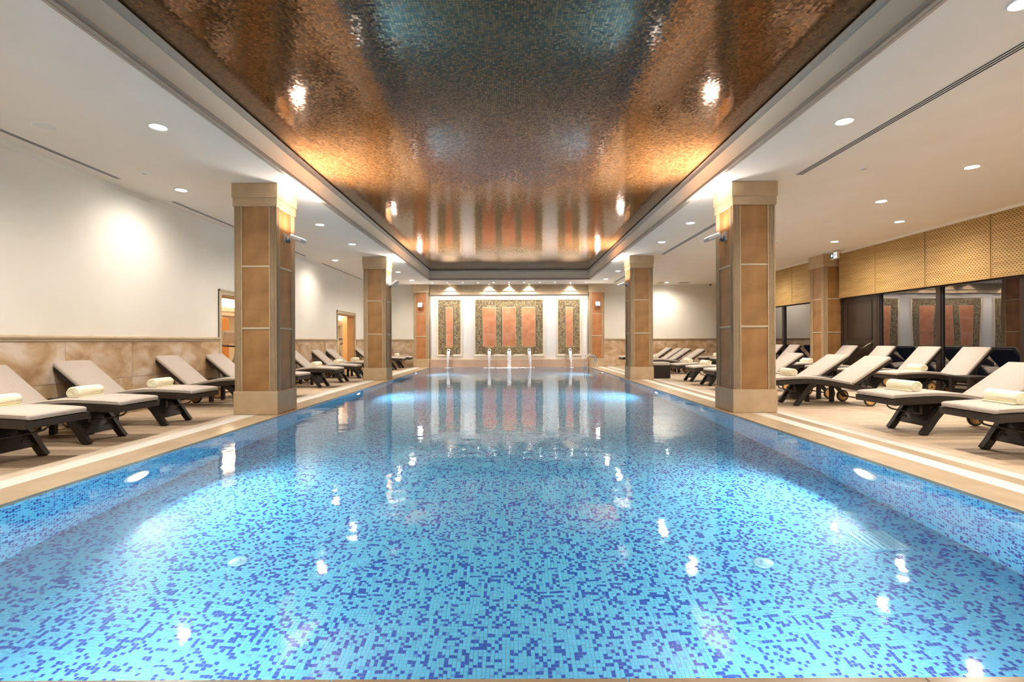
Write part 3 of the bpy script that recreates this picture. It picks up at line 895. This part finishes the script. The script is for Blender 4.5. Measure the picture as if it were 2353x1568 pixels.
def mosaic_panel(label, x0, x1, inserts):
    z0, z1 = .44, 2.845
    yb = YB - .05
    t = thing('mosaic_panel', label, 'panel', ((x0 + x1) / 2, yb, z0), group='framed gold mosaic panels')
    xc = (x0 + x1) / 2; hw = (x1 - x0) / 2; H = z1 - z0
    fwd = .075
    prof = [(0, 0), (0, -.035), (.012, -.045), (.026, -.045), (.034, -.034), (.048, -.036), (.062, -.026), (.075, -.018), (.075, 0)]
    cs_ = [(-hw, 0, 1, 1), (hw, 0, -1, 1), (hw, H, -1, -1), (-hw, H, 1, -1)]
    for k in range(4):
        a = cs_[k]; b = cs_[(k + 1) % 4]
        rings = [[(c[0] + c[2] * p, y, c[1] + c[3] * p) for p, y in prof] for c in (a, b)]
        MB().loft(rings).build('frame_moulding', 'frieze_paint', t)
    MB().box(-hw + .06, hw - .06, -.004, -.001, .06, H - .06).build('backing', 'mosaic_joint', t)
    tp = .0675; tb = MB()
    W_, H_ = 2 * hw - .15, H - .15
    nx_ = round(W_ / tp); nz2 = round(H_ / tp); sx = W_ / nx_; sz = H_ / nz2
    for i in range(nx_):
        for j in range(nz2):
            cx_ = -hw + .075 + (i + .5) * sx; cz_ = .075 + (j + .5) * sz
            if any(a - xc - .03 < cx_ < b - xc + .03 and lo - z0 - .03 < cz_ < hi - z0 + .03 for (a, b, lo, hi, n_) in inserts): continue
            r = random.random(); m_ = 0 if r < .30 else 1 if r < .62 else 2 if r < .82 else 3
            M = Matrix.Translation((cx_, -.006, cz_)) @ Matrix.Rotation(random.gauss(0, .05), 4, 'X') @ Matrix.Rotation(random.gauss(0, .05), 4, 'Z')
            # each mosaic piece: glass chip with a bevelled rim
            a, b_ = sx * .40, sz * .40
            tb.add([(-a, 0, -b_), (a, 0, -b_), (a, 0, b_), (-a, 0, b_), (-a * .72, -.008, -b_ * .72), (a * .72, -.008, -b_ * .72), (a * .72, -.008, b_ * .72), (-a * .72, -.008, b_ * .72)],
                   [(4, 5, 6, 7), (0, 1, 5, 4), (1, 2, 6, 5), (2, 3, 7, 6), (3, 0, 4, 7)], m_, M=M)
    tb.build('glass_mosaic', ['gold_tile', 'bronze_tile', 'dark_tile', 'pale_tile'], t)['kind'] = 'stuff'
    for (a, b, lo, hi, n_) in inserts:
        h = (hi - lo) / n_
        me = MB().cbox(0, b - a, -.02, 0, 0, h - .006, .004).mesh('tile', 'inset_terracotta')
        for k in range(n_):
            link('tile', me, t, (a - xc, -.002, lo - z0 + k * h))
        MB().box(a - xc - .018, b - xc + .018, -.014, -.003, lo - z0 - .018, hi - z0 + .018).build('tile_border', 'rail_beige', t)
IZ = (.853, 2.475, 3)
mosaic_panel('narrow framed gold mosaic panel at the left of the fountain wall', -3.147, -2.075, [(-2.748, -2.472, *IZ)])
mosaic_panel('wide framed gold mosaic panel in the middle of the fountain wall', -1.603, 1.361, [(-1.216, -.683, *IZ), (-.395, .149, *IZ), (.428, .970, *IZ)])
mosaic_panel('narrow framed gold mosaic panel at the right of the fountain wall', 1.851, 2.903, [(2.248, 2.521, *IZ)])

def spout(label, x, big, sway):
    y0 = YB - .10
    t = thing('fountain_spout', label, 'spout', (x, y0, .697), group='water spouts on the fountain wall')
    MB().cbox(-.17, .17, .0, .05, -.20, .10, .004).build('back_plate', 'bronze_tile', t)
    MB().cbox(-.19, .19, -.03, .05, .10, .125, .004).build('top_ledge', 'gold_tile', t)
    MB().lathe([(.0, .0), (.05, .0), (.05, -.22), (.0, -.22)], 16, 'Y', M=Matrix.Translation((0, 0, -.01))).build('pipe', 'frieze_paint', t)
    MB().lathe([(.026, -.19), (.062, -.19), (.066, -.205), (.062, -.235), (.05, -.245), (.034, -.24), (.026, -.22), (.026, -.19)], 20, 'Y', M=Matrix.Translation((0, 0, -.005)), caps=False).build('mouth_ring', 'foam_white', t)
    MB().lathe([(.0, -.222), (.033, -.222), (.033, -.2), (.0, -.2)], 16, 'Y', M=Matrix.Translation((0, 0, -.005))).build('mouth_bore', 'dark_slot', t)
    wdt = .085 if big else .07
    s = MB(); rings = []
    for k in range(9):
        u = k / 8; z = -.05 - u * (.697 + .03 - .05); yy = -.22 - .16 * math.sqrt(u); xx = sway * u
        hw_ = wdt * (1 - u * (.25 if big else .62)); th = .03 * (1 - .4 * u)
        rings.append([(xx + hw_ * math.cos(a), yy + th * math.sin(a), z) for a in [2 * PI * j / 10 for j in range(10)]])
    s.loft(rings, smooth=True).build('water_stream', 'falling_water', t)
spout('stone water spout below the left narrow mosaic panel', -2.621, False, -.02)
spout('stone water spout under the left terracotta insert of the wide mosaic panel', -.937, False, .0)
spout('stone water spout with the widest stream, in the centre of the wall', -.118, True, 0)
spout('stone water spout under the right terracotta insert of the wide mosaic panel', .706, False, .05)
spout('stone water spout below the right narrow mosaic panel', 2.390, False, .04)
fm = MB()
for k in range(170):
    big = k < 110
    cx_ = random.gauss(-.118, .42) if big else random.choice([-2.64, -.94, .75, 2.43]) + random.gauss(0, .10)
    cy_ = YB - .30 - .22 + random.gauss(-.05 if big else 0, .11 if big else .05); cy_ = min(cy_, PY1 - .05)
    r = random.uniform(.02, .07) if big else random.uniform(.012, .035)
    fm.lathe([(r * .2, .006 + r * .12), (r * .75, .004 + r * .08), (r, -.003)][::-1], 8, M=Matrix.Translation((cx_, cy_, WZ)), smooth=True)
tag(fm.build('splash_foam', 'foam_white'), 'white splash foam on the water below the spouts', 'foam', kind='stuff')

# ladder rails at the far right
ld_ = thing('pool_ladder', 'polished steel pool ladder at the far right corner of the pool', 'ladder', (PX1, 19.5, 0))
for yy in (-.24, .24):
    pts = [(-.30, yy, -.95), (-.30, yy, .30)]
    for k in range(1, 9):
        a = PI - PI * k / 9
        pts.append((-.10 + .20 * math.cos(a), yy, .32 + .20 * math.sin(a)))
    pts += [(.10, yy, .30), (.10, yy, -.02)]
    MB().tube(pts, .021, 12).build('handrail', 'chrome', ld_)
    MB().lathe([(.02, 0), (.05, 0), (.046, .012), (.02, .016)], 16, M=Matrix.Translation((.10, yy, 0))).build('floor_flange', 'chrome', ld_)
for z in (-.22, -.48, -.74):
    MB().cbox(-.34, -.26, -.24, .24, z, z + .025, .004).build('tread', 'chrome', ld_)

# underwater lamps
def pool_lamp(label, x, y, sgn, pw_):
    t = thing('underwater_lamp', label, 'lamp', (x, y, -.52), group='underwater lamps')
    A = 'X'
    MB().lathe([(.0, .0), (.15, .0), (.15, sgn * .012), (.125, sgn * .022), (.115, sgn * .014)], 24, A, caps=False).build('bezel', 'ring_white', t)
    MB().lathe([(.115, sgn * .014), (.06, sgn * .024), (.001, sgn * .027)], 24, A, caps=False).build('lens', 'pool_glow', t)
    light('AREA', 'pool_light', t, (sgn * .05, 0, 0), P_POOL * pw_, (.92, .97, 1.0), (0, -sgn * R(108), 0), shape='DISK', size=.2, spread=R(158))
for i, y in enumerate((4.47, 10.9, 17.4)):
    pool_lamp('round white underwater lamp on the left pool wall, %s from the near end' % ORD[i], PX0, y, 1, (1, 1.35, .9)[i])
    pool_lamp('round white underwater lamp on the right pool wall, %s from the near end' % ORD[i], PX1, y, -1, (1, 1.35, .9)[i])
for i, x in enumerate((-1.7, 1.5)):  # two added lamps, out of view, that brighten the near pool floor
    t = thing('underwater_lamp', 'added underwater fill lamp, unseen, in the near pool wall, %s half' % ('left', 'right')[i], 'lamp', (x, PY0, -.52), group='underwater lamps')
    MB().lathe([(.0, .0), (.15, .0), (.15, .012), (.125, .022), (.115, .014)], 24, 'Y', caps=False).build('bezel', 'ring_white', t)
    MB().lathe([(.115, .014), (.06, .024), (.001, .027)], 24, 'Y', caps=False).build('lens', 'pool_glow', t)
    light('AREA', 'pool_light', t, (0, .05, 0), P_POOL * .42, (.92, .97, 1.0), (R(98), 0, 0), shape='DISK', size=.2, spread=R(165))
# floor fittings in the pool
for lb, x, y in (('round white inlet on the pool floor left of the middle', -1.9, 3.43), ('round white inlet on the pool floor right of the middle', 1.72, 3.40), ('round white inlet on the pool floor beyond the drain', 2.77, 4.08)):
    t = thing('floor_inlet', lb, 'inlet', (x, y, PD), group='floor inlets')
    MB().lathe([(.06, .002), (.06, .008), (.05, .014), (.0, .016)], 20, caps=False).build('cap', 'fitting_blue', t)
    MB().lathe([(.02, .0145), (.02, .02), (.0, .021)], 12, caps=False).build('screw_boss', 'fitting_blue', t)
t = thing('floor_drain', 'square pale drain with slats on the pool floor', 'drain', (2.66, 3.62, PD))
MB().box(-.15, .15, -.15, .15, .002, .006).build('frame', 'tile_light', t)
for k in range(7): MB().box(-.13 + k * .04, -.105 + k * .04, -.135, .135, .006, .012).build('slat', 'fitting_blue', t)

# ================================================================== ceiling fittings
def downlight_proto():
    t = thing('downlight', '', 'downlight')
    MB().lathe([(.095, -.002), (.095, -.008), (.088, -.013), (.076, -.010), (.074, .0)], 28, caps=False).build('ring', 'ring_white', t)
    MB().lathe([(.001, -.012), (.04, -.011), (.073, -.005), (.074, .0)], 24, caps=False).build('lens', 'lens_glow', t)
    return t
DL = []
dl0 = downlight_proto(); first = True
def put_dl(label, x, y, power=1.0, color=WARM):
    global first
    if first:
        o = dl0; o.location = (x, y, CE); first = False
    else:
        o = dup(dl0, (x, y, CE))
    o['label'] = label; o['group'] = 'recessed ceiling downlights'
    DL.append((o, power, color))
rowL = [1.4, 3.45, 5.37, 9.89, 11.89, 16.67, 18.93]
rowW = [1.1, 7.6, 14.22]
rowR = [1.4, 3.44, 5.3, 9.87, 11.77, 16.64, 18.77]
rowM = [1.6, 6.72, 8.37, 13.4, 19.97]
rowG = [1.6, 3.4, 9.82, 11.8, 16.0]
for nm, X, row in (('left row by the pool', -3.82, rowL), ('left row by the wall', -5.06, rowW), ('right row by the pool', 3.56, rowR),
                   ('middle row over the right deck', 6.24, rowM), ('outer row near the bamboo blinds', 7.68, rowG)):
    for i, y in enumerate(row):
        put_dl('round recessed downlight, %s from the far end in the %s' % (ORD[len(row) - 1 - i], nm), X, y, (.5 if row is rowW else 1.0) if row is rowW else 1.0, WARM)
for o, p, c in DL:
    light('SPOT', 'downlight_beam', o, (0, 0, -.03), P_DOWN * p, c, spot_size=R(160), spot_blend=1.0, shadow_soft_size=.06)

def mini_proto():
    t = thing('mini_spot', '', 'spotlight')
    MB().lathe([(.042, -.001), (.042, -.005), (.034, -.008), (.030, .0)], 18, caps=False).build('ring', 'ring_white', t)
    MB().lathe([(.001, -.006), (.030, -.002), (.030, .0)], 16, caps=False).build('lens', 'mini_glow', t)
    return t
ms0 = mini_proto()
for k in range(11):
    o = ms0 if k == 0 else dup(ms0, (0, 0, 0))
    o.location = (-3.18 + .613 * k, 19.8, CE)
    o['label'] = 'tiny recessed spotlight, %s from the left in the row before the fountain wall' % ORD[k]
    o['group'] = 'tiny spotlights before the fountain wall'
MS = [o for o in list(bpy.data.objects) if o.name.startswith('mini_spot')]
for o in MS:
    light('SPOT', 'mini_beam', o, (0, 0, -.03), P_MINI, WARMER, (R(22), 0, 0), spot_size=R(120), spot_blend=.8, shadow_soft_size=.03)
for k, x in enumerate((-2.557, -.937, -.118, .712, 2.426)):
    o = copy_tree(ms0)
    for ch in list(o.children):
        if ch.type == 'LIGHT': bpy.data.objects.remove(ch)
    o.name = 'wall_washer'; o.location = (x, YB - .30, CE); o['category'] = 'spotlight'
    o['label'] = 'recessed wall washer lamp above the %s spout from the left' % ORD[k]; o['group'] = 'wall washers over the fountain'
    light('SPOT', 'washer_beam', o, (0, 0, -.03), P_WASH, WARMER, (R(6), 0, 0), spot_size=R(110), spot_blend=.55, shadow_soft_size=.02)

def diffuser(label, x, y0, y1, n):
    t = thing('slot_diffuser', label, 'air vent', (x, y0, CE), group='long slot air diffusers in the ceiling')
    L = y1 - y0; p = .034; W_ = n * p + .02
    MB().box(-W_ / 2, W_ / 2, 0, L, -.003, 0).build('plate', 'disc_white', t)
    for k in range(n):
        xx = -(n - 1) * p / 2 + k * p
        MB().box(xx - .009, xx + .009, .01, L - .01, -.0042, -.003).build('slot', 'dark_slot', t)
diffuser('two-slot air vent along the left wall, nearest piece', -5.6, 2.2, 7.09, 2)
diffuser('two-slot air vent along the left wall above the near column', -5.62, 8.23, 13.55, 2)
diffuser('two-slot air vent along the left wall at the far end', -5.64, 14.76, 18.74, 2)
diffuser('three-slot air vent over the right deck, nearest piece', 4.07, 1.4, 7.03, 3)
diffuser('three-slot air vent over the right deck behind the near column', 4.10, 8.4, 13.5, 3)
diffuser('three-slot air vent over the right deck at the far end', 4.12, 15.0, 19.9, 3)
def disc(label, name, cat, x, y, r):
    t = thing(name, label, cat, (x, y, CE))
    MB().lathe([(r, 0), (r, -.004), (r * .93, -.007), (r * .86, -.004)], 28, caps=False).build('rim', 'ring_white', t)
    MB().lathe([(r * .86, -.004), (r * .4, -.005), (.001, -.005)], 24, caps=False).build('grille', 'disc_white', t)
disc('round white ceiling loudspeaker over the left deck', 'ceiling_speaker', 'speaker', -5.03, 5.35, .115)
disc('round white ceiling loudspeaker over the right deck', 'ceiling_speaker', 'speaker', 6.28, 9.84, .115)
for lb, x, y in (('small round smoke detector over the left deck', -5.04, 6.82), ('small round smoke detector nearest over the right deck', 4.79, 6.74), ('small round smoke detector farther over the right deck', 6.28, 11.77)):
    t = thing('smoke_detector', lb, 'detector', (x, y, CE), group='smoke detectors')
    MB().lathe([(.045, 0), (.045, -.012), (.036, -.022), (.001, -.024)], 18, caps=False).build('body', 'ring_white', t)
    MB().lathe([(.03, -.019), (.03, -.024), (.026, -.026), (.001, -.027)], 14, caps=False).build('sensor_ring', 'fixture_grey', t)
for lb, x in (('square ceiling vent at the far end, nearer the pool', 6.1), ('square ceiling vent at the far end, nearer the windows', 6.95)):
    t = thing('square_vent', lb, 'air vent', (x, 20.05, CE), group='square vents at the far end')
    MB().box(-.22, .22, -.22, .22, -.006, 0).build('frame', 'frieze_paint', t)
    for k in range(6): MB().box(-.19, .19, -.18 + k * .065, -.15 + k * .065, -.010, -.006).build('slat', 'trim_taupe', t)
t = thing('dome_camera', 'small black dome security camera near the end wall', 'camera', (8.15, 20.35, CE))
MB().lathe([(.07, 0), (.07, -.03), (.06, -.045)], 20, caps=False).build('base', 'ring_white', t)
MB().lathe([(.058, -.04), (.05, -.075), (.03, -.098), (.001, -.105)], 20, caps=False).build('dome', 'fixture_dark', t)

# exit sign
t = thing('exit_sign', 'lit emergency exit sign hanging by the right wall column', 'sign', (8.50, 13.05, 3.29))
MB().cbox(-.035, .035, -.14, .14, -.095, .085, .006).build('housing', 'ring_white', t)
MB().tube([(0, 0, .08), (0, 0, .12)], .012).build('stem', 'ring_white', t)
MB().box(-.0375, -.035, -.002, .125, -.075, .065).build('green_field', 'sign_green', t)
MB().box(-.0375, -.035, -.125, -.004, -.075, .065).build('white_field', 'sign_lit', t)
def flat(pts, m, name, x=-.0395, off=(0, 0), s=1.0):
    a = [(x, off[0] + p[0] * s, off[1] + p[1] * s) for p in pts]; b = [(x + .002, p[1], p[2]) for p in a]
    return MB().loft([a, b]).build(name, m, t)
flat([(-.5, 1), (.5, 1), (.5, .1), (1.15, .1), (0, -1.1), (-1.15, .1), (-.5, .1)], 'sign_lit', 'arrow', off=(.062, -.004), s=.043)
# running figure: head, body and limbs
hm = [(math.cos(k * PI / 5) * .010, math.sin(k * PI / 5) * .010) for k in range(10)]
flat(hm, 'sign_ink', 'figure_head', off=(-.052, .042))
flat([(-.008, .028), (.010, .030), (.016, -.012), (-.004, -.014)], 'sign_ink', 'figure_torso', off=(-.062, 0))
flat([(.004, -.010), (.016, -.008), (.034, -.036), (.024, -.044)], 'sign_ink', 'figure_leg', off=(-.064, 0))
flat([(-.004, -.012), (.008, -.014), (-.012, -.052), (-.024, -.050)], 'sign_ink', 'figure_leg', off=(-.062, 0))
flat([(-.006, .026), (-.002, .016), (-.030, .002), (-.034, .010)], 'sign_ink', 'figure_arm', off=(-.06, 0))
flat([(.008, .028), (.012, .018), (.036, .012), (.036, .020)], 'sign_ink', 'figure_arm', off=(-.064, 0))

# ================================================================== floodlights
def flood(label, x, y, z, rz, tilt, power=1.0, color=WARMER):
    """wall plate at origin, arm points along local +x"""
    t = thing('floodlight', label, 'floodlight', (x, y, z), rz, 'grey floodlights on the columns')
    MB().cbox(0, .035, -.065, .065, -.065, .065, .005).build('wall_plate', 'fixture_grey', t)
    MB().lathe([(.0, -.04), (.038, -.04), (.04, 0), (.038, .04), (.0, .04)], 16, 'Y', M=Matrix.Translation((.05, .0, -.035))).build('knuckle', 'fixture_dark', t)
    MB().cbox(.04, .14, -.02, .02, -.01, .018, .004).build('arm', 'fixture_grey', t)
    M = Matrix.Translation((.14, 0, .012)) @ Matrix.Rotation(tilt, 4, 'Y')
    h = MB().cbox(-.03, .17, -.09, .09, -.035, .022, .006, M=M).build('lamp_head', 'fixture_grey', t)
    MB().box(-.012, .155, -.076, .076, .0222, .026, M=M).build('glass', 'flood_glow', h)
    MB().lathe([(.0, -.095), (.014, -.095), (.014, .095), (.0, .095)], 12, 'Y', M=M).build('pivot_bolt', 'chrome', t)
    nrm = M.to_3x3() @ Vector((0, 0, 1))
    q = Vector((0, 0, -1)).rotation_difference(nrm)
    lo = M @ Vector((.07, 0, .045))
    light('AREA', 'flood_beam', t, lo, P_FLOOD * power, color, q.to_euler(), shape='RECTANGLE', size=.15, size_y=.14)
    if power == 1.0:
        q2 = Vector((0, 0, -1)).rotation_difference(Vector((.75, 0, 1)).normalized())
        light('SPOT', 'flood_spot', t, lo, P_BEAM, color, q2.to_euler(), spot_size=R(112), spot_blend=.8, shadow_soft_size=.06)
fx = .30
flood('grey floodlight on the inner face of the near left column', LCX + HW - .015, CY[0] - .02, 2.66, 0, R(20))
flood('grey floodlight on the inner face of the far left column', LCX + HW - .015, CY[1] - .02, 2.66, 0, R(-35))
flood('grey floodlight on the inner face of the near right column', RCX - HW + .015, CY[0] - .02, 2.66, PI, R(20))
flood('grey floodlight on the inner face of the far right column', RCX - HW + .015, CY[1] - .02, 2.66, PI, R(20))
flood('glowing floodlight on the pilaster left of the fountain', -3.745, 20.40, 2.60, -PI / 2, R(62), .35)
flood('glowing floodlight on the pilaster right of the fountain', 3.50, 20.40, 2.62, -PI / 2, R(62), .35)

# ================================================================== loungers
CURVE = [(0, .372), (.06, .378), (.2, .386), (.36, .394), (.50, .398), (.64, .394), (.80, .378), (.96, .352), (1.12, .322), (1.28, .292), (1.44, .272), (1.60, .262)]
def zc(x):
    for (a, za), (b, zb) in zip(CURVE[:-1], CURVE[1:]):
        if a <= x <= b: return za + (zb - za) * (x - a) / (b - a)
    return CURVE[-1][1]
def lounger_proto(alpha):
    t = thing('sun_lounger', '', 'sun lounger')
    for s in (-1, 1):
        y = s * .285
        MB().bar(CURVE, .034, y - .024, y + .024).build('side_rail', 'wicker_dark', t)
    MB().box(0, .045, -.262, .262, .340, .404).build('foot_rail', 'wicker_panel', t)
    MB().box(1.555, 1.60, -.262, .262, .232, .296).build('head_rail', 'wicker_panel', t)
    MB().bar([(x, z + .010) for x, z in CURVE if .0 < x < 1.3], .010, -.262, .262).build('seat_deck', 'wicker_dark', t)
    legp = [(.66, .36), (.58, .30), (.50, .20), (.42, .08), (.36, 0.0)]
    for s in (-1, 1):
        y = s * .235
        MB().bar(legp, [.05, .042, .036, .034, .034], y - .026, y + .026).build('leg', 'wicker_dark', t)
    MB().bar([(.62, .35), (.545, .25), (.47, .15), (.435, .095)], .010, -.21, .21).build('leg_panel', 'wicker_panel', t)
    MB().tube([(.34, -.24, .36), (.34, -.245, .27), (.36, -.23, .245), (.38, -.20, .235), (.38, .20, .235), (.36, .23, .245), (.34, .245, .27), (.34, .24, .36)], .010, 8).build('step_tube', 'tube_dark', t)
    hk = MB().tube([(0, .028 * math.cos(a), .028 * math.sin(a)) for a in [R(v) for v in range(-60, 181, 40)]], .005, 6).mesh('hook', 'tube_dark')
    for yy, zz in ((-.15, .28), (.15, .28), (-.15, .16), (.15, .16)):
        link('hook', hk, t, (.47 + (zz - .15) * .75 - .016, yy, zz))
    tyre = MB().lathe([(.082, -.014), (.096, -.016), (.102, -.008), (.102, .008), (.096, .016), (.082, .014), (.082, -.014)], 24, 'Y', caps=False).mesh('wheel', 'rubber_black')
    dsc = MB().lathe([(.0, -.010), (.06, -.012), (.083, -.011), (.083, .011), (.06, .012), (.0, .010)], 24, 'Y').mesh('wheel_disc', 'wheel_wood')
    hub = MB().lathe([(.0, -.018), (.016, -.018), (.016, .018), (.0, .018)], 12, 'Y').mesh('hub', 'tube_dark')
    for s in (-1, 1):
        wv = link('wheel', tyre, t, (1.50, s * .335, .102))
        link('wheel_disc', dsc, wv); link('hub', hub, wv)
        MB().bar([(1.36, .27), (1.42, .2), (1.50, .102)], [.035, .03, .024], s * .285 - .018, s * .285 + .018).build('wheel_bracket', 'wicker_dark', t)
    MB().tube([(1.50, -.33, .102), (1.50, .33, .102)], .011, 8).build('axle', 'tube_dark', t)
    # seat cushion follows the curve
    rings = []
    xs = [-.01, .0, .02] + [.1 * k for k in range(1, 12)] + [1.2, 1.26, 1.275, 1.28]
    for i, x in enumerate(xs):
        zb = zc(max(0, x)) + .036; th = .052; hwid = .283
        if i in (0, len(xs) - 1): th_, sh = .026, .013
        elif i in (1, len(xs) - 2): th_, sh = .042, .005
        else: th_, sh = th, 0
        c = .012 * th_ / th; b0 = zb + sh
        yw = hwid - (.012 if i in (0, len(xs) - 1) else 0)
        rings.append([(x, -yw + c, b0), (x, yw - c, b0), (x, yw, b0 + c), (x, yw, b0 + th_ - c), (x, yw - c, b0 + th_), (x, 0, b0 + th_ + .004), (x, -yw + c, b0 + th_), (x, -yw, b0 + th_ - c), (x, -yw, b0 + c)])
    sc_ = MB().loft(rings, smooth=True).build('seat_cushion', 'cushion_cloth', t)
    pi = MB()
    for s in (-1, 1):
        pi.tube([(x, s * .284, zc(x) + .036 + .040) for x in [.02 + .1 * k for k in range(13)]], .0035, 5)
    pi.build('piping', 'cushion_cloth', sc_)
    # backrest about the hinge
    hx, hz = 1.265, zc(1.265) + .03
    M = Matrix.Translation((hx, 0, hz)) @ Matrix.Rotation(-alpha, 4, 'Y')
    bf = MB()
    for s in (-1, 1): bf.box(0, .76, s * .262 - .02, s * .262 + .02, -.03, .006, M=M)
    bf.box(.72, .76, -.242, .242, -.03, .006, M=M); bf.box(0, .04, -.242, .242, -.03, .006, M=M)
    b_ = bf.build('back_frame', 'wicker_dark', t)
    MB().box(.04, .72, -.242, .242, -.012, .0, M=M).build('back_panel', 'wicker_dark', b_)
    rings = []
    xs = [0, .012, .03] + [.1 * k for k in range(1, 7)] + [.68, .735, .752, .76]
    for i, x in enumerate(xs):
        e = i in (0, len(xs) - 1); e2 = i in (1, len(xs) - 2)
        th_ = .026 if e else .044 if e2 else .052
        b0 = .008 + (.013 if e else .004 if e2 else 0); c = .011; yw = .283 - (.012 if e else 0)
        rings.append([(x, -yw + c, b0), (x, yw - c, b0), (x, yw, b0 + c), (x, yw, b0 + th_ - c), (x, yw - c, b0 + th_), (x, 0, b0 + th_ + .004), (x, -yw + c, b0 + th_), (x, -yw, b0 + th_ - c), (x, -yw, b0 + c)])
    MB().loft(rings, smooth=True, M=M).build('back_cushion', 'cushion_cloth', t)
    st = MB()
    top = M @ Vector((.40, 0, -.03))
    for s in (-1, 1):
        st.tube([(top.x, s * .20, top.z), (1.52, s * .20, .275)], .008, 6)
    st.tube([(1.52, -.20, .275), (1.52, .20, .275)], .008, 6)
    st.build('support_strut', 'tube_dark', t)
    return t

def towel_proto():
    t = thing('rolled_towel', '', 'towel')
    b = MB(); seg = 22; L = .178
    def sec(y, rr, k):
        out = []
        for j in range(seg):
            a = 2 * PI * j / seg
            r = rr * (1 + .025 * math.sin(3 * a + k) + .02 * math.sin(7 * a - k * 2))
            x, z = r * 1.12 * math.cos(a), r * math.sin(a)
            out.append((x, y, max(-.052, z) + .052))
        return out
    rings = [sec(-L, .046, 0), sec(-L - .002, .056, .3)]
    rings += [sec(-L + .01 + k * (2 * L - .02) / 8, .063, .3 * k) for k in range(9)]
    rings += [sec(L + .002, .056, 2.6), sec(L, .046, 2.8)]
    b.loft(rings, smooth=True).build('roll', 'towel_cream', t)
    for s in (-1, 1):
        pts = []
        for k in range(30):
            a = k * .5; r = .008 + .040 * k / 29
            pts.append((r * 1.1 * math.cos(a), s * (L + .001), .052 + r * math.sin(a)))
        MB().tube(pts, .0048, 6).build('spiral_edge', 'towel_cream', t)
    MB().bar([(-.085, .004), (-.05, .006), (-.02, .008)], .005, -L + .01, L - .01).build('loose_flap', 'towel_cream', t)
    return t

def side_table_proto():
    t = thing('side_table', '', 'table')
    MB().cbox(-.25, .25, -.215, .215, .385, .425, .006).build('top', 'wicker_dark', t)
    MB().box(-.225, .225, -.19, .19, .34, .385).build('apron', 'wicker_dark', t)
    lg = MB().cbox(-.03, .03, -.03, .03, 0, .385, .004).mesh('leg', 'wicker_dark')
    for sx in (-1, 1):
        for sy in (-1, 1): link('leg', lg, t, (sx * .215, sy * .18, 0))
    return t

tw0 = towel_proto(); tw_used = [False]
st0 = side_table_proto(); st_used = [False]
def put(proto, used, loc, rz, label, group):
    if not used[0]:
        used[0] = True; o = proto; o.location = loc; o.rotation_euler = (0, 0, rz)
    else:
        o = dup(proto, loc, rz)
    o['label'] = label; o['group'] = group
    return o
def seat_z(x): return zc(x) + .036 + .052 + .003

ROWS = {
    'left': dict(x=-4.07, rz=PI, alpha=41, ys=[4.47, 5.44, 6.58, 8.42, 9.72, 11.74, 13.15, 14.7, 15.8, 18.75, 20.0], towels=[1, 1, 1, 0, 0, 1, 1, 1, 0, 1, 1], tx=.57,
                 txt='against the left wall', tables=[(5.98, -5.15), (9.06, -5.17), (12.46, -5.17), (15.25, -5.2), (19.38, -5.2)]),
    'pool': dict(x=4.22, rz=0, alpha=34, ys=[4.60, 5.76, 8.27, 9.30, 10.65, 11.80, 13.0, 16.0, 17.2, 18.1, 19.2], towels=[1, 1, 1, 0, 0, 1, 1, 1, 0, 0, 0], tx=.36,
                 txt='in the right poolside row', tables=[(8.78, 5.32), (12.4, 5.3), (16.6, 5.3)]),
    'window': dict(x=7.02, rz=0, alpha=48, ys=[9.36, 10.44, 11.66, 12.9, 15.4, 16.35, 17.35, 18.4], towels=[1, 1, 1, 1, 0, 0, 0, 1], tx=.58,
                   txt='in the window row', tables=[(8.72, 8.1)]),
}
for rn, r in ROWS.items():
    proto = lounger_proto(R(r['alpha'])); used = [False]
    sgn = -1 if rn == 'left' else 1
    for i, y in enumerate(r['ys']):
        jit = random.uniform(-.02, .02); jr = R(random.uniform(-1.2, 1.2))
        has = r['towels'][i]
        put(proto, used, (r['x'] + jit, y, 0), r['rz'] + jr,
            'beige-cushioned sun lounger%s, %s from the camera %s' % (' with towel' if has else '', ORD[i], r['txt']),
            'sun loungers %s' % r['txt'])
        if has:
            tx = r['tx'] + random.uniform(-.03, .03)
            put(tw0, tw_used, (r['x'] + jit + sgn * tx, y + random.uniform(-.03, .03), seat_z(tx)), (PI if sgn < 0 else 0) + R(random.uniform(-6, 6)),
                'rolled towel on the %s lounger from the camera %s' % (ORD[i], r['txt']), 'rolled towels on loungers')
    for i, (ty, tx) in enumerate(r['tables']):
        only = len(r['tables']) == 1
        put(st0, st_used, (tx, ty, 0), 0,
            'dark wicker side table, %s from the camera %s' % (ORD[i], r['txt']) if not only else 'small dark wicker side table at the near end of the window row',
            'wicker side tables')

# pouf behind the far right column
t = thing('pouf', 'square dark wicker pouf with beige cushion beside the far right column', 'pouf', (4.20, 14.15, 0))
MB().cbox(-.24, .24, -.24, .24, 0, .36, .01).build('body', 'wicker_dark', t)
MB().cbox(-.235, .235, -.235, .235, .362, .455, .02).build('cushion', 'cushion_cloth', t)
